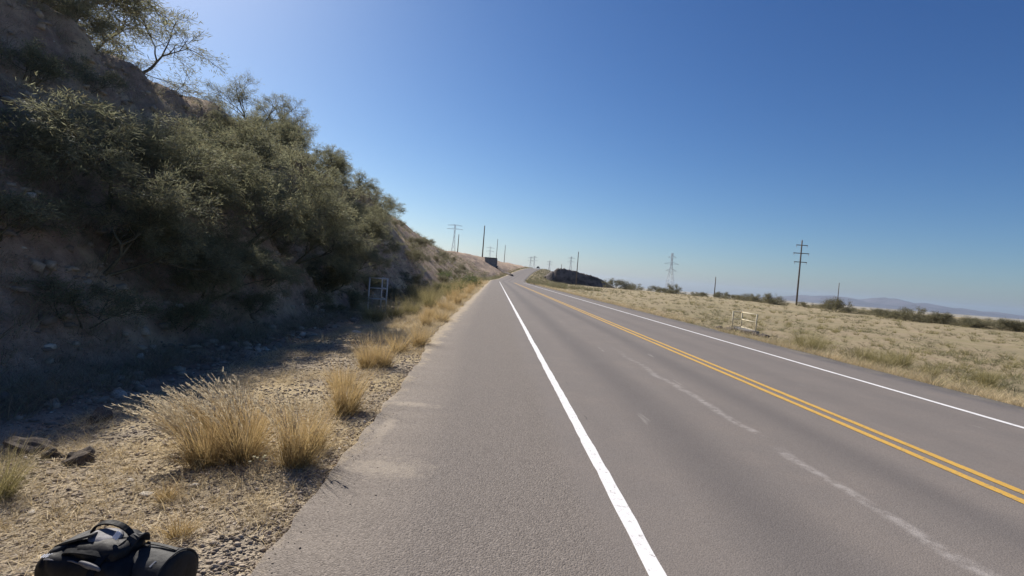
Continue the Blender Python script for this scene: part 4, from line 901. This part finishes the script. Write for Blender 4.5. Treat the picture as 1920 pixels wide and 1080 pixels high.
rx_, ry_ = -1.425, 2.335
re = empty("roll_bag", (rx_, ry_, gz(rx_, ry_)), R(-14)); re.scale = (0.86, 0.86, 0.90)
th = np.linspace(0, 2 * np.pi, 40, endpoint=False); prof = [(-0.135, 0.0), (-0.135, 0.09), (-0.125, 0.118), (-0.08, 0.127), (0.0, 0.130), (0.09, 0.131), (0.118, 0.131)]
def lathe_x(prof, wr, seed, sq=1.06):
    V = []; F = []; n = len(th)
    for i, (x, r) in enumerate(prof):
        for t in th:
            k = 1 + wr * float(vnoise(np.array([x * 18 + 3 * math.cos(t)]), np.array([3 * math.sin(t) + seed]), seed)[0]); V.append((x, r * k * math.cos(t) * sq, r * k * math.sin(t) * 0.98))
    for i in range(len(prof) - 1):
        for j in range(n): F.append((i * n + j, i * n + (j + 1) % n, (i + 1) * n + (j + 1) % n, (i + 1) * n + j))
    return np.array(V), np.array(F)
P, F = lathe_x(prof, 0.13, 4); soft("barrel", P, F, M_char, re, (0, 0, 0.128))
P, F = lathe_x([(0.1185, 0.1305), (0.128, 0.124), (0.136, 0.105), (0.140, 0.06), (0.141, 0.0)], 0.03, 6); soft("end_cap", P, F, M_nylon, re, (0, 0, 0.128))
m = MB(); m.path([(0.1185, 0.1345 * math.cos(t) * 1.05, 0.128 + 0.1345 * math.sin(t)) for t in np.linspace(0, 2 * math.pi, 41)], 0.0045, 7); m.build("piping", M_char, re, True)
m = MB(); m.ribbon([(-0.10 + 0.20 * t, 0.02, 0.262 + 0.004 * math.sin(3.1 * t)) for t in np.linspace(0, 1, 10)], 0.020, 0.005, (0, 1, 0)); m.build("zip_band", M_nylon, re, False, 0.001)
m = MB(); m.box((0, 0, 0), (0.010, 0.004, 0.034), Matrix.Rotation(R(18), 3, 'Y')); o = m.build("reflective_tab", plain("grey_tab", (0.35, 0.35, 0.36), 0.4, 0.05), re, False, 0.001); o.location = (0.055, -0.083, 0.232); o.rotation_euler = (R(-52), 0, 0)
P, F = superell(0.085, 0.02, 0.06, 0.7, 0.7, 32, 16, 0.05, 12); soft("side_pocket", P, F, M_nylon, re, (-0.03, -0.128, 0.105), (R(-8), 0, 0))
tag(re, "charcoal cylindrical roll bag leaning against the duffel bag", "bag")

# ------------------------------------------------------------------ haze
def box_mesh(name, x0, x1, y0, y1, z0, z1):
    V = [(x, y, z) for x in (x0, x1) for y in (y0, y1) for z in (z0, z1)]
    me_ = bpy.data.meshes.new(name); me_.from_pydata(V, [], [(0, 1, 3, 2), (4, 6, 7, 5), (0, 4, 5, 1), (2, 3, 7, 6), (0, 2, 6, 4), (1, 5, 7, 3)]); me_.update(); return me_
HAZE_DENSITY = 4.5e-5
hm = bpy.data.materials.new("haze_air"); hm.use_nodes = True; ht = hm.node_tree; ht.nodes.clear()
pv = ht.nodes.new("ShaderNodeVolumePrincipled"); pv.inputs["Color"].default_value = (0.64, 0.79, 1.0, 1); pv.inputs["Density"].default_value = HAZE_DENSITY; pv.inputs["Anisotropy"].default_value = 0.3
ho = ht.nodes.new("ShaderNodeOutputMaterial"); ht.links.new(pv.outputs[0], ho.inputs["Volume"])
hb_me = box_mesh("haze", -16500, 16500, -16500, 16500, -62, 230); hb_me.materials.append(hm)
tag(put("haze", hb_me), "thin pale desert haze over the whole landscape", "haze", None, "stuff")
